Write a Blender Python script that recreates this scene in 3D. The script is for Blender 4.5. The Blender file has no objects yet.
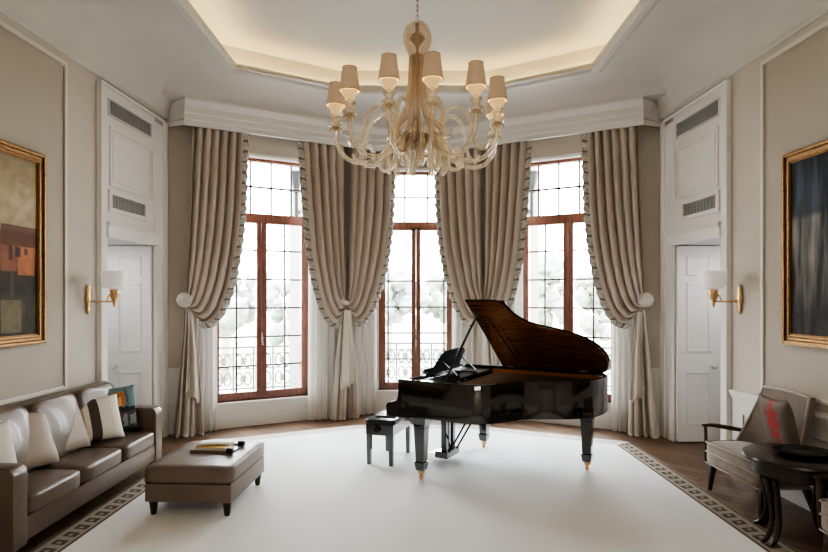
import bpy, bmesh, math, random
from mathutils import Vector, Matrix
random.seed(7)
C = bpy.context.scene.collection
PI = math.pi
sin, cos = math.sin, math.cos
R = math.radians
EYE, FPX, CX, HY = 1.75, 560.0, 414.0, 298.0

# ------------------------------------------------------------------ materials
def new_mat(name):
    m = bpy.data.materials.new(name); m.use_nodes = True
    nt = m.node_tree
    return m, nt, nt.nodes['Principled BSDF']

def mat(name, col, rough=.5, metal=0., spec=.5, noise=0., nscale=8., bump=0., bscale=60., sheen=0., coat=0., stretch=None, emit=None, estr=0., trans=0., alpha=1., sss=0.):
    m, nt, b = new_mat(name)
    N, L = nt.nodes, nt.links
    b.inputs['Base Color'].default_value = (*col, 1)
    b.inputs['Roughness'].default_value = rough
    b.inputs['Metallic'].default_value = metal
    b.inputs['Specular IOR Level'].default_value = spec
    b.inputs['Coat Weight'].default_value = coat
    b.inputs['Coat Roughness'].default_value = .05
    b.inputs['Sheen Weight'].default_value = sheen
    b.inputs['Transmission Weight'].default_value = trans
    b.inputs['Alpha'].default_value = alpha
    if emit:
        b.inputs['Emission Color'].default_value = (*emit, 1)
        b.inputs['Emission Strength'].default_value = estr
    if noise or bump:
        tc = N.new('ShaderNodeTexCoord'); mp = N.new('ShaderNodeMapping')
        L.new(tc.outputs['Object'], mp.inputs['Vector'])
        if stretch: mp.inputs['Scale'].default_value = stretch
        if noise:
            t = N.new('ShaderNodeTexNoise'); t.inputs['Scale'].default_value = nscale; t.inputs['Detail'].default_value = 6
            L.new(mp.outputs[0], t.inputs['Vector'])
            r = N.new('ShaderNodeValToRGB')
            r.color_ramp.elements[0].position = .3; r.color_ramp.elements[1].position = .7
            r.color_ramp.elements[0].color = (*[c * (1 - noise) for c in col], 1)
            r.color_ramp.elements[1].color = (*[min(1, c * (1 + noise * .6)) for c in col], 1)
            L.new(t.outputs['Fac'], r.inputs['Fac']); L.new(r.outputs[0], b.inputs['Base Color'])
        if bump:
            t2 = N.new('ShaderNodeTexNoise'); t2.inputs['Scale'].default_value = bscale; t2.inputs['Detail'].default_value = 4
            L.new(mp.outputs[0], t2.inputs['Vector'])
            bp = N.new('ShaderNodeBump'); bp.inputs['Strength'].default_value = bump; bp.inputs['Distance'].default_value = .01
            L.new(t2.outputs['Fac'], bp.inputs['Height']); L.new(bp.outputs[0], b.inputs['Normal'])
    return m

def bands(name, stops, axis='X', coord='Generated', rough=.8, interp='CONSTANT', distort=0., nscale=3., mixnoise=0.):
    """colour bands along one axis"""
    m, nt, b = new_mat(name); N, L = nt.nodes, nt.links
    tc = N.new('ShaderNodeTexCoord'); sx = N.new('ShaderNodeSeparateXYZ')
    L.new(tc.outputs[coord], sx.inputs[0])
    fac = sx.outputs[axis]
    if distort:
        t = N.new('ShaderNodeTexNoise'); t.inputs['Scale'].default_value = nscale; t.inputs['Detail'].default_value = 8
        L.new(tc.outputs[coord], t.inputs['Vector'])
        ma = N.new('ShaderNodeMath'); ma.operation = 'MULTIPLY_ADD'
        L.new(t.outputs['Fac'], ma.inputs[0]); ma.inputs[1].default_value = distort
        sb = N.new('ShaderNodeMath'); sb.operation = 'SUBTRACT'; L.new(fac, sb.inputs[0]); sb.inputs[1].default_value = distort / 2
        L.new(sb.outputs[0], ma.inputs[2]); fac = ma.outputs[0]
    r = N.new('ShaderNodeValToRGB'); cr = r.color_ramp; cr.interpolation = interp
    while len(cr.elements) < len(stops): cr.elements.new(.5)
    for e, (p, c) in zip(cr.elements, stops): e.position = p; e.color = (*c, 1)
    L.new(fac, r.inputs['Fac'])
    out = r.outputs[0]
    if mixnoise:
        t = N.new('ShaderNodeTexNoise'); t.inputs['Scale'].default_value = 14; t.inputs['Detail'].default_value = 8
        L.new(tc.outputs[coord], t.inputs['Vector'])
        mx = N.new('ShaderNodeMixRGB'); mx.blend_type = 'OVERLAY'; mx.inputs['Fac'].default_value = mixnoise
        L.new(out, mx.inputs[1]); L.new(t.outputs['Color'], mx.inputs[2]); out = mx.outputs[0]
    L.new(out, b.inputs['Base Color']); b.inputs['Roughness'].default_value = rough
    return m

WALLC = (.60, .55, .49)
M = {}
M['wall'] = mat('wall_paint', WALLC, .75, noise=.03, nscale=2)
M['panelwall'] = mat('wall_panel_paint', (.48, .43, .37), .75, noise=.03, nscale=2)  # wall paint darkened on the panels, light falloff put into the colour
M['mould'] = mat('pale_moulding_paint', (.72, .675, .61), .6)
M['white'] = mat('white_trim_paint', (.80, .785, .76), .45)
M['ceil'] = mat('ceiling_paint', (.64, .62, .59), .8, noise=.02, nscale=2)
M['niche'] = mat('grey_reveal_paint', (.66, .66, .66), .6)
M['doorw'] = mat('door_paint', (.83, .83, .82), .45)
M['vent'] = mat('vent_grey_metal', (.50, .50, .49), .5, metal=.1)
M['ventdark'] = mat('vent_dark_gap', (.16, .16, .155), .8)
M['mahog'] = mat('mahogany_window_wood', (.29, .125, .088), .34, noise=.3, nscale=6, stretch=(8, 8, 1), coat=.2)
M['muntin'] = mat('grey_brown_glazing_bar', (.085, .066, .06), .5)
M['brass'] = mat('brass', (.70, .48, .26), .3, metal=1)
M['gold'] = mat('gilt_frame', (.34, .20, .095), .42, metal=.8, noise=.3, nscale=30)
M['golddark'] = mat('gilt_frame_shadow', (.24, .13, .05), .45, metal=.6)  # darker gilt tone of the inner slip
M['chrome'] = mat('bright_handle_metal', (.85, .84, .82), .2, metal=1)
M['iron'] = mat('wrought_iron_grey', (.13, .133, .14), .7, spec=.2)
M['drape'] = mat('taupe_silk_drape', (.57, .495, .43), .5, noise=.03, nscale=4, sheen=.3)
M['drapelow'] = mat('taupe_silk_drape_lower', (.62, .555, .49), .55, noise=.03, nscale=4, sheen=.3)  # same silk lightened, painting in the brighter light lower down
M['cascade'] = mat('pale_taupe_silk_tail', (.69, .635, .575), .55, sheen=.3)
M['knob'] = mat('cream_silk_rosette', (.66, .61, .55), .6, noise=.2, nscale=12, bump=.4, bscale=25)
M['black'] = mat('piano_black_lacquer', (.012, .012, .013), .08, spec=1., coat=1.)
M['blacksatin'] = mat('black_satin', (.010, .010, .011), .25)
M['lidwood'] = mat('piano_lid_underside', (.16, .060, .024), .2, noise=.35, nscale=5, stretch=(1, 6, 6), coat=.7)
M['plate'] = mat('piano_gold_plate', (.45, .22, .09), .35, metal=.5)
M['sound'] = mat('piano_soundboard', (.42, .17, .07), .35)
M['ivory'] = mat('ivory_key', (.8, .78, .72), .3)
M['leather'] = mat('taupe_leather', (.150, .110, .086), .33, noise=.12, nscale=4, bump=.12, bscale=30, coat=.15)
M['otto'] = mat('taupe_leather_ottoman', (.20, .155, .125), .42, noise=.10, nscale=4, bump=.10, bscale=40)
M['darkwood'] = mat('dark_stained_wood', (.035, .022, .016), .3, noise=.3, nscale=6, stretch=(1, 1, 8))
M['legwood'] = mat('brown_chair_wood', (.075, .042, .026), .3, noise=.3, nscale=6, coat=.2)
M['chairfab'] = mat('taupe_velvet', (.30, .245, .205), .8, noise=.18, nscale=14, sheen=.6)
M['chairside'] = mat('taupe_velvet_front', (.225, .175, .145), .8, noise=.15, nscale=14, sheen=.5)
M['piping'] = mat('pale_piping', (.5, .45, .40), .7)
M['beige'] = mat('beige_satin', (.33, .255, .195), .5, noise=.12, nscale=6, sheen=.3)
M['rug'] = mat('white_carpet', (.85, .85, .85), .95, noise=.035, nscale=40, bump=.5, bscale=300)
M['shade'] = mat('beige_lamp_shade', (.57, .45, .33), .8, emit=(.75, .55, .36), estr=.05)
M['shaderim'] = mat('shade_rim', (.28, .20, .12), .6)
M['glow'] = mat('warm_glass_cup', (.72, .55, .27), .3, emit=(1., .70, .30), estr=.16)
M['golddeep'] = mat('dark_gold_metal', (.32, .20, .085), .35, metal=.9)
M['chain'] = mat('grey_chain_metal', (.25, .23, .20), .4, metal=.8)
M['sconce'] = mat('white_glass_shade', (.82, .81, .79), .35, emit=(1, .97, .92), estr=.06)
M['led'] = mat('warm_led', (1, .85, .6), .5, emit=(1., .79, .40), estr=6.5)
M['paper'] = mat('white_paper', (.78, .76, .72), .7)
M['ochre'] = mat('ochre_book_cover', (.70, .45, .14), .6)
M['trayt'] = mat('grey_brown_tray', (.22, .17, .13), .4)
M['stone'] = mat('pale_balcony_stone', (.36, .36, .35), .8, noise=.05, nscale=3)
M['column'] = mat('pale_column_render', (.34, .33, .325), .8)
M['lantern'] = mat('grey_lantern_metal', (.022, .022, .024), .7, spec=.15)
M['lglass'] = mat('pale_lantern_glass', (.16, .16, .16), .5)
M['bark'] = mat('pale_bark', (.30, .27, .24), .9)
M['desk'] = mat('black_desk_lacquer', (.007, .006, .006), .6, spec=.12)

def leaf_mat(name, a, b_):
    return mat(name, a, .9, noise=.25, nscale=2)
M['leafa'] = leaf_mat('hazy_green_foliage', (.19, .21, .175), 0)
M['leafb'] = leaf_mat('hazy_grey_foliage', (.23, .24, .22), 0)

def glass_mat():
    m = bpy.data.materials.new('window_glass'); m.use_nodes = True
    nt = m.node_tree; N, L = nt.nodes, nt.links; N.clear()
    o = N.new('ShaderNodeOutputMaterial'); mx = N.new('ShaderNodeMixShader')
    t = N.new('ShaderNodeBsdfTransparent'); g = N.new('ShaderNodeBsdfGlossy'); g.inputs['Roughness'].default_value = .02
    t.inputs['Color'].default_value = (.97, .98, .97, 1)
    mx.inputs[0].default_value = .04
    L.new(t.outputs[0], mx.inputs[1]); L.new(g.outputs[0], mx.inputs[2]); L.new(mx.outputs[0], o.inputs[0])
    return m
M['glass'] = glass_mat()

def blown_glass(name, tint, body, wb, wg):
    m = bpy.data.materials.new(name); m.use_nodes = True
    nt = m.node_tree; N, L = nt.nodes, nt.links; N.clear()
    o = N.new('ShaderNodeOutputMaterial'); t = N.new('ShaderNodeBsdfTransparent'); t.inputs[0].default_value = (*tint, 1)
    d = N.new('ShaderNodeBsdfDiffuse'); d.inputs[0].default_value = (*body, 1)
    tl = N.new('ShaderNodeBsdfTranslucent'); tl.inputs[0].default_value = (*body, 1)
    g = N.new('ShaderNodeBsdfGlossy'); g.inputs['Roughness'].default_value = .06; g.inputs[0].default_value = (1, .95, .88, 1)
    m0 = N.new('ShaderNodeMixShader'); m0.inputs[0].default_value = .5; L.new(d.outputs[0], m0.inputs[1]); L.new(tl.outputs[0], m0.inputs[2])
    lw = N.new('ShaderNodeLayerWeight'); lw.inputs[0].default_value = .35
    f1 = N.new('ShaderNodeMath'); f1.operation = 'MULTIPLY_ADD'; L.new(lw.outputs['Facing'], f1.inputs[0]); f1.inputs[1].default_value = .45; f1.inputs[2].default_value = wb
    m1 = N.new('ShaderNodeMixShader'); L.new(f1.outputs[0], m1.inputs[0]); L.new(t.outputs[0], m1.inputs[1]); L.new(m0.outputs[0], m1.inputs[2])
    f2 = N.new('ShaderNodeMath'); f2.operation = 'MULTIPLY_ADD'; L.new(lw.outputs['Fresnel'], f2.inputs[0]); f2.inputs[1].default_value = .6; f2.inputs[2].default_value = wg
    m2 = N.new('ShaderNodeMixShader'); L.new(f2.outputs[0], m2.inputs[0]); L.new(m1.outputs[0], m2.inputs[1]); L.new(g.outputs[0], m2.inputs[2])
    L.new(m2.outputs[0], o.inputs[0]); return m
M['amber'] = blown_glass('amber_glass', (.98, .91, .84), (.84, .68, .55), .22, .12)
M['clear'] = blown_glass('champagne_glass', (.97, .93, .86), (.90, .80, .66), .14, .12)

def sheer_mat():
    m = bpy.data.materials.new('white_sheer_voile'); m.use_nodes = True
    nt = m.node_tree; N, L = nt.nodes, nt.links; N.clear()
    o = N.new('ShaderNodeOutputMaterial')
    d = N.new('ShaderNodeBsdfDiffuse'); d.inputs[0].default_value = (.88, .865, .84, 1)
    t = N.new('ShaderNodeBsdfTranslucent'); t.inputs[0].default_value = (.86, .84, .80, 1)
    mx = N.new('ShaderNodeMixShader'); mx.inputs[0].default_value = .32
    n = N.new('ShaderNodeTexNoise'); n.inputs['Scale'].default_value = 120
    bp = N.new('ShaderNodeBump'); bp.inputs['Strength'].default_value = .1
    L.new(n.outputs['Fac'], bp.inputs['Height']); L.new(bp.outputs[0], d.inputs['Normal'])
    L.new(d.outputs[0], mx.inputs[1]); L.new(t.outputs[0], mx.inputs[2]); L.new(mx.outputs[0], o.inputs[0])
    return m
M['sheer'] = sheer_mat()

def floor_mat():
    m, nt, b = new_mat('brown_parquet'); N, L = nt.nodes, nt.links
    tc = N.new('ShaderNodeTexCoord'); mp = N.new('ShaderNodeMapping'); mp.inputs['Rotation'].default_value = (0, 0, R(45))
    L.new(tc.outputs['Object'], mp.inputs[0])
    br = N.new('ShaderNodeTexBrick'); br.inputs['Scale'].default_value = 1.0
    br.inputs['Brick Width'].default_value = .75; br.inputs['Row Height'].default_value = .13
    br.inputs['Mortar Size'].default_value = .004; br.inputs['Color1'].default_value = (.145, .088, .058, 1)
    br.inputs['Color2'].default_value = (.235, .150, .10, 1); br.inputs['Mortar'].default_value = (.05, .03, .02, 1)
    L.new(mp.outputs[0], br.inputs['Vector'])
    ns = N.new('ShaderNodeTexNoise'); ns.inputs['Scale'].default_value = 6; ns.inputs['Detail'].default_value = 8
    mp2 = N.new('ShaderNodeMapping'); mp2.inputs['Rotation'].default_value = (0, 0, R(45)); mp2.inputs['Scale'].default_value = (1, 12, 1)
    L.new(tc.outputs['Object'], mp2.inputs[0]); L.new(mp2.outputs[0], ns.inputs['Vector'])
    mx = N.new('ShaderNodeMixRGB'); mx.blend_type = 'OVERLAY'; mx.inputs[0].default_value = .45
    L.new(br.outputs['Color'], mx.inputs[1]); L.new(ns.outputs['Fac'], mx.inputs[2]); L.new(mx.outputs[0], b.inputs['Base Color'])
    b.inputs['Roughness'].default_value = .38
    return m
M['floor'] = floor_mat()

def math_node(nt, op, a, b=None, c=None):
    n = nt.nodes.new('ShaderNodeMath'); n.operation = op
    for i, v in enumerate((a, b, c)):
        if v is None: continue
        if isinstance(v, (int, float)): n.inputs[i].default_value = v
        else: nt.links.new(v, n.inputs[i])
    return n.outputs[0]

def border_mat(ba, da):
    m, nt, b = new_mat('key_pattern_border'); N, L = nt.nodes, nt.links
    uv = N.new('ShaderNodeUVMap'); uv.uv_map = 'UVMap'; sx = N.new('ShaderNodeSeparateXYZ'); L.new(uv.outputs[0], sx.inputs[0])
    u, v = sx.outputs[0], sx.outputs[1]
    f = lambda op, a, b_=None, c=None: math_node(nt, op, a, b_, c)
    inv = lambda x, lo, hi: f('MULTIPLY', f('GREATER_THAN', x, lo), f('LESS_THAN', x, hi))
    fr = f('FRACT', f('DIVIDE', u, .135))
    key = f('MULTIPLY', inv(v, .30, .76), f('LESS_THAN', fr, .58))
    hook = f('MULTIPLY', inv(v, .44, .60), inv(fr, .22, .44))
    key = f('SUBTRACT', key, hook)
    l1 = inv(v, .03, .11); l2 = inv(v, .89, .97)
    dark = f('MINIMUM', f('ADD', f('ADD', f('MAXIMUM', key, 0.), l1), l2), 1.)
    mx = N.new('ShaderNodeMixRGB'); L.new(dark, mx.inputs[0])
    mx.inputs[1].default_value = (*ba, 1); mx.inputs[2].default_value = (*da, 1)
    L.new(mx.outputs[0], b.inputs['Base Color']); b.inputs['Roughness'].default_value = .95
    return m
M['border'] = border_mat((.36, .31, .255), (.11, .085, .068)); M['border2'] = border_mat((.62, .58, .53), (.52, .47, .42))  # second, for the far edges, is bleached to paint in window glare

def fringe_mat():
    m, nt, b = new_mat('ruffled_silver_taupe_trim'); N, L = nt.nodes, nt.links
    uv = N.new('ShaderNodeUVMap'); uv.uv_map = 'UVMap'; sx = N.new('ShaderNodeSeparateXYZ'); L.new(uv.outputs[0], sx.inputs[0])
    u, v = sx.outputs[0], sx.outputs[1]
    fr = math_node(nt, 'FRACT', math_node(nt, 'ADD', math_node(nt, 'DIVIDE', u, .14), math_node(nt, 'MULTIPLY', v, .45)))
    d = math_node(nt, 'LESS_THAN', fr, .20)
    tc = N.new('ShaderNodeTexCoord'); n = N.new('ShaderNodeTexNoise'); n.inputs['Scale'].default_value = 30; L.new(tc.outputs['Object'], n.inputs['Vector'])
    r = N.new('ShaderNodeValToRGB'); r.color_ramp.elements[0].position = .35; r.color_ramp.elements[1].position = .65
    r.color_ramp.elements[0].color = (.34, .32, .29, 1); r.color_ramp.elements[1].color = (.60, .57, .53, 1)
    L.new(n.outputs['Fac'], r.inputs[0])
    mx = N.new('ShaderNodeMixRGB'); L.new(d, mx.inputs[0]); L.new(r.outputs[0], mx.inputs[1]); mx.inputs[2].default_value = (.20, .18, .155, 1)
    L.new(mx.outputs[0], b.inputs['Base Color']); b.inputs['Roughness'].default_value = .7
    return m
M['fringe'] = fringe_mat()

# ------------------------------------------------------------------ object helpers
def tag(o, label=None, cat=None, group=None, kind=None):
    if label: o['label'] = label
    if cat: o['category'] = cat
    if group: o['group'] = group
    if kind: o['kind'] = kind
    return o

def empty(name, loc=(0, 0, 0), rz=0, **k):
    o = bpy.data.objects.new(name, None); C.objects.link(o)
    o.location = loc; o.rotation_euler = (0, 0, rz); o.empty_display_size = .1
    tag(o, **k); return o

class MB:
    """collects shapes, then becomes ONE mesh object"""
    def __init__(s): s.v = []; s.f = []; s.uv = {}; s.mi = []; s.cur = 0
    def addv(s, pts): n = len(s.v); s.v += [tuple(p) for p in pts]; return n
    def face(s, idx, uv=None):
        if uv: s.uv[len(s.f)] = uv
        s.f.append(tuple(idx)); s.mi.append(s.cur)
    def quad(s, *pts): n = s.addv(pts); s.face(range(n, n + len(pts))); return s
    def box(s, x0, x1, y0, y1, z0, z1, T=None):
        p = [Vector((x, y, z)) for z in (z0, z1) for y in (y0, y1) for x in (x0, x1)]
        if T: p = [T(q) if callable(T) else T @ q for q in p]
        n = s.addv(p)
        for q in ((0, 2, 3, 1), (4, 5, 7, 6), (0, 1, 5, 4), (2, 6, 7, 3), (0, 4, 6, 2), (1, 3, 7, 5)): s.face([n + i for i in q])
        return s
    def hexa(s, p):           # 8 points, same order as box
        n = s.addv(p)
        for q in ((0, 2, 3, 1), (4, 5, 7, 6), (0, 1, 5, 4), (2, 6, 7, 3), (0, 4, 6, 2), (1, 3, 7, 5)): s.face([n + i for i in q])
        return s
    def taper(s, c0, w0, d0, c1, w1, d1, T=None):   # tapered square post
        p = []
        for (c, w, d) in ((c0, w0, d0), (c1, w1, d1)):
            for y in (-d / 2, d / 2):
                for x in (-w / 2, w / 2): p.append(Vector((c[0] + x, c[1] + y, c[2])))
        if T: p = [T @ q for q in p]
        return s.hexa(p)
    def tube(s, path, rad, seg=10, cap=True, squash=None):
        P = [Vector(p) for p in path]; n = len(P)
        if not hasattr(rad, '__len__'): rad = [rad] * n
        tang = [(P[min(i + 1, n - 1)] - P[max(i - 1, 0)]).normalized() for i in range(n)]
        up = Vector((0, 0, 1)) if abs(tang[0].z) < .9 else Vector((1, 0, 0))
        side = tang[0].cross(up).normalized()
        base = []
        for i in range(n):
            t = tang[i]; side = (side - t * side.dot(t)).normalized(); w = t.cross(side)
            ring = []
            for k in range(seg):
                a = 2 * PI * k / seg
                ca, sa = cos(a), sin(a)
                if squash: sa *= squash
                ring.append(P[i] + (side * ca + w * sa) * rad[i])
            base.append(s.addv(ring))
        for i in range(n - 1):
            for k in range(seg):
                k2 = (k + 1) % seg
                s.face((base[i] + k, base[i] + k2, base[i + 1] + k2, base[i + 1] + k))
        if cap:
            s.face([base[0] + k for k in range(seg)][::-1]); s.face([base[-1] + k for k in range(seg)])
        return s
    def lathe(s, prof, seg=24, T=None, squash=1.):
        base = []
        for (r, z) in prof:
            ring = [Vector((r * cos(2 * PI * k / seg), squash * r * sin(2 * PI * k / seg), z)) for k in range(seg)]
            if T: ring = [T @ q for q in ring]
            base.append(s.addv(ring))
        for i in range(len(prof) - 1):
            for k in range(seg):
                k2 = (k + 1) % seg
                s.face((base[i] + k, base[i] + k2, base[i + 1] + k2, base[i + 1] + k))
        if prof[0][0] > 1e-5: s.face([base[0] + k for k in range(seg)][::-1])
        if prof[-1][0] > 1e-5: s.face([base[-1] + k for k in range(seg)])
        return s
    def prism(s, poly, z0, z1, T=None):
        n = len(poly)
        a = [Vector((x, y, z0)) for x, y in poly]; b = [Vector((x, y, z1)) for x, y in poly]
        if T: a = [T(q) if callable(T) else T @ q for q in a]; b = [T(q) if callable(T) else T @ q for q in b]
        i, j = s.addv(a), s.addv(b)
        s.face([i + k for k in range(n)][::-1]); s.face([j + k for k in range(n)])
        for k in range(n):
            k2 = (k + 1) % n; s.face((i + k, i + k2, j + k2, j + k))
        return s
    def grid(s, rows, uvs=None):
        m = len(rows[0]); b = [s.addv(r) for r in rows]
        for i in range(len(rows) - 1):
            for k in range(m - 1):
                s.face((b[i] + k, b[i] + k + 1, b[i + 1] + k + 1, b[i + 1] + k),
                       uv=[uvs[i][k], uvs[i][k + 1], uvs[i + 1][k + 1], uvs[i + 1][k]] if uvs else None)
        return s
    def sweep(s, path, prof, side=1, closed=False):
        """prof [(n,z)]; n = distance from path along its left (side=1) or right (side=-1) normal, mitred"""
        P = [Vector((p[0], p[1])) for p in path]; n = len(P); rows = []
        for i in range(n):
            d = []
            if closed or i > 0: d.append((P[i] - P[i - 1]).normalized())
            if closed or i < n - 1: d.append((P[(i + 1) % n] - P[i]).normalized())
            nn = [Vector((-q.y, q.x)) * side for q in d]
            mn = sum(nn, Vector((0, 0))).normalized(); mn = mn / max(.2, mn.dot(nn[0]))
            rows.append([(P[i].x + mn.x * a, P[i].y + mn.y * a, z) for a, z in prof])
        if closed: rows.append(rows[0])
        return s.grid(rows)
    def build(s, name, m, parent=None, smooth=None, bevel=0, subsurf=0, solid=0, **k):
        me = bpy.data.meshes.new(name)
        me.from_pydata(s.v, [], s.f)
        ms = m if isinstance(m, (list, tuple)) else [m]
        for q in ms: me.materials.append(q)
        if len(ms) > 1: me.polygons.foreach_set('material_index', s.mi)
        if s.uv:
            ul = me.uv_layers.new(name='UVMap')
            for p in me.polygons:
                uv = s.uv.get(p.index)
                if uv:
                    for li, c in zip(p.loop_indices, uv): ul.data[li].uv = c
        bm = bmesh.new(); bm.from_mesh(me)
        bmesh.ops.remove_doubles(bm, verts=bm.verts, dist=1e-6)
        bmesh.ops.recalc_face_normals(bm, faces=bm.faces)
        if bevel:
            es = [e for e in bm.edges if len(e.link_faces) == 2 and e.calc_face_angle(0) > .5]
            bmesh.ops.bevel(bm, geom=es, offset=bevel, segments=2, profile=.6, affect='EDGES', clamp_overlap=True)
        bm.to_mesh(me); bm.free()
        o = bpy.data.objects.new(name, me); C.objects.link(o)
        if parent: o.parent = parent
        if subsurf:
            md = o.modifiers.new('sub', 'SUBSURF'); md.levels = md.render_levels = subsurf
        if solid:
            md = o.modifiers.new('sol', 'SOLIDIFY'); md.thickness = solid; md.offset = 0
        if smooth is not None:
            for p in me.polygons: p.use_smooth = True
            if smooth < 180:
                me.update()
                try: me.set_sharp_from_angle(angle=R(smooth))
                except Exception: pass
        tag(o, **k); return o

def struct(name, mb, m, parent=None, **k):
    o = mb.build(name, m, parent, **k)
    if parent is None: o['kind'] = 'structure'
    return o

def kids(o): return [c for c in bpy.data.objects if c.parent == o]
def copy_tree(o, parent=None):
    c = o.copy(); C.objects.link(c)
    if parent: c.parent = parent
    for ch in kids(o): copy_tree(ch, c)
    return c

def smoothpath(pts, n=12):
    """Catmull-Rom"""
    P = [Vector(p) for p in pts]; P = [2 * P[0] - P[1]] + P + [2 * P[-1] - P[-2]]; out = []
    for i in range(1, len(P) - 2):
        for k in range(n):
            t = k / n; a, b, c, d = P[i - 1], P[i], P[i + 1], P[i + 2]
            out.append(.5 * ((2 * b) + (c - a) * t + (2 * a - 5 * b + 4 * c - d) * t * t + (3 * b - a - 3 * c + d) * t ** 3))
    out.append(P[-2]); return out

def resample(pts, n):
    P = [Vector(p) for p in pts]; L = [0]
    for a, b in zip(P, P[1:]): L.append(L[-1] + (b - a).length)
    out = []; j = 0
    for i in range(n):
        t = L[-1] * i / (n - 1)
        while j < len(P) - 2 and L[j + 1] < t: j += 1
        d = L[j + 1] - L[j]; out.append(P[j].lerp(P[j + 1], (t - L[j]) / d if d else 0))
    return out

def offset_poly(P, d):
    out = []; n = len(P)
    for i in range(n):
        a, b, c = Vector(P[i - 1]), Vector(P[i]), Vector(P[(i + 1) % n])
        d1, d2 = (b - a).normalized(), (c - b).normalized()
        n1, n2 = Vector((-d1.y, d1.x)), Vector((-d2.y, d2.x)); m = (n1 + n2).normalized(); m /= m.dot(n1)
        out.append((b.x + m.x * d, b.y + m.y * d))
    return out

# ------------------------------------------------------------------ room frame
def WX(Y): return 3.16 + .0437 * (7.18 - Y)
A_, B_ = Vector((-3.16, 7.18)), Vector((-.62, 8.548))
B2 = Vector((.62, 8.548))
class Seg:
    def __init__(s, p, q):
        s.O, s.Q = Vector(p), Vector(q); s.L = (s.Q - s.O).length; s.D = (s.Q - s.O) / s.L; s.N = Vector((s.D.y, -s.D.x))
    def __call__(s, a, n, z): p = s.O + s.D * a + s.N * n; return Vector((p.x, p.y, z))
    def T(s, v): return s(v.x, v.y, v.z)
    def px(s, x, y, n):      # where the sight line through a photo point meets the vertical surface n in front of the wall
        o = s.O + s.N * n; k = (x - CX) / FPX; a = (k * o.y - o.x) / (s.D.x - k * s.D.y); Y = o.y + s.D.y * a
        return a, EYE - (y - HY) * Y / FPX
SL = Seg(A_, B_); SM = Seg(B_, B2); SR = Seg(B2, (3.16, 7.18))
YB = -3.6
CEIL, CORN = 4.45, 4.045

# floor
struct('floor', MB().quad((-4.6, YB - .1, 0), (4.6, YB - .1, 0), (4.6, 9.0, 0), (-4.6, 9.0, 0)), M['floor'])

# side walls with a door opening, gray reveal behind
DY0, DY1, DH = 5.82, 6.81, 2.39
for sd, nm in ((-1, 'left'), (1, 'right')):
    w = MB()
    P = lambda Y, z: (sd * WX(Y), Y, z)
    for (a, b, z0, z1) in ((YB, DY0, 0, 4.7), (DY1, 7.18, 0, 4.7), (DY0, DY1, DH, 4.7)):
        w.quad(P(a, z0), P(b, z0), P(b, z1), P(a, z1))
    struct('wall_' + nm, w, M['wall'])
    r = MB(); D = .95
    q = lambda Y, n, z: (sd * (WX(Y) + n), Y, z)
    r.quad(q(DY0, 0, 0), q(DY0, D, 0), q(DY0, D, DH), q(DY0, 0, DH))
    r.quad(q(DY1 + .02, 0, 0), q(DY1 + .02, D, 0), q(DY1 + .02, D, DH), q(DY1 + .02, 0, DH))
    r.quad(q(DY0, D, 0), q(DY1 + .02, D, 0), q(DY1 + .02, D, DH), q(DY0, D, DH))
    r.quad(q(DY0, 0, DH), q(DY1 + .02, 0, DH), q(DY1 + .02, D, DH), q(DY0, D, DH))
    struct('wall_doorway_' + nm, r, M['niche'])
struct('wall_back', MB().quad((-4.2, YB, 0), (4.2, YB, 0), (4.2, YB, 4.8), (-4.2, YB, 4.8)), M['wall'])

# bay walls with window holes
WS = .68
def wall_seg(S, nm, c, hw):
    w = MB(); n0, n1 = -.32, 0
    w.box(-.0, c - hw, n0, n1, 0, 4.7, S.T); w.box(c + hw, S.L, n0, n1, 0, 4.7, S.T)
    w.box(c - hw, c + hw, n0, n1, 0, .345, S.T); w.box(c - hw, c + hw, n0, n1, 3.70, 4.7, S.T)
    struct('wall_bay_' + nm, w, M['wall'])
cL = SL.px(261, 300, -.1)[0]
cR = SR.px(569, 300, -.1)[0]
cM = SM.px(416, 300, -.1)[0]
wall_seg(SL, 'left', cL, WS); wall_seg(SM, 'middle', cM, .585); wall_seg(SR, 'right', cR, WS)

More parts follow.
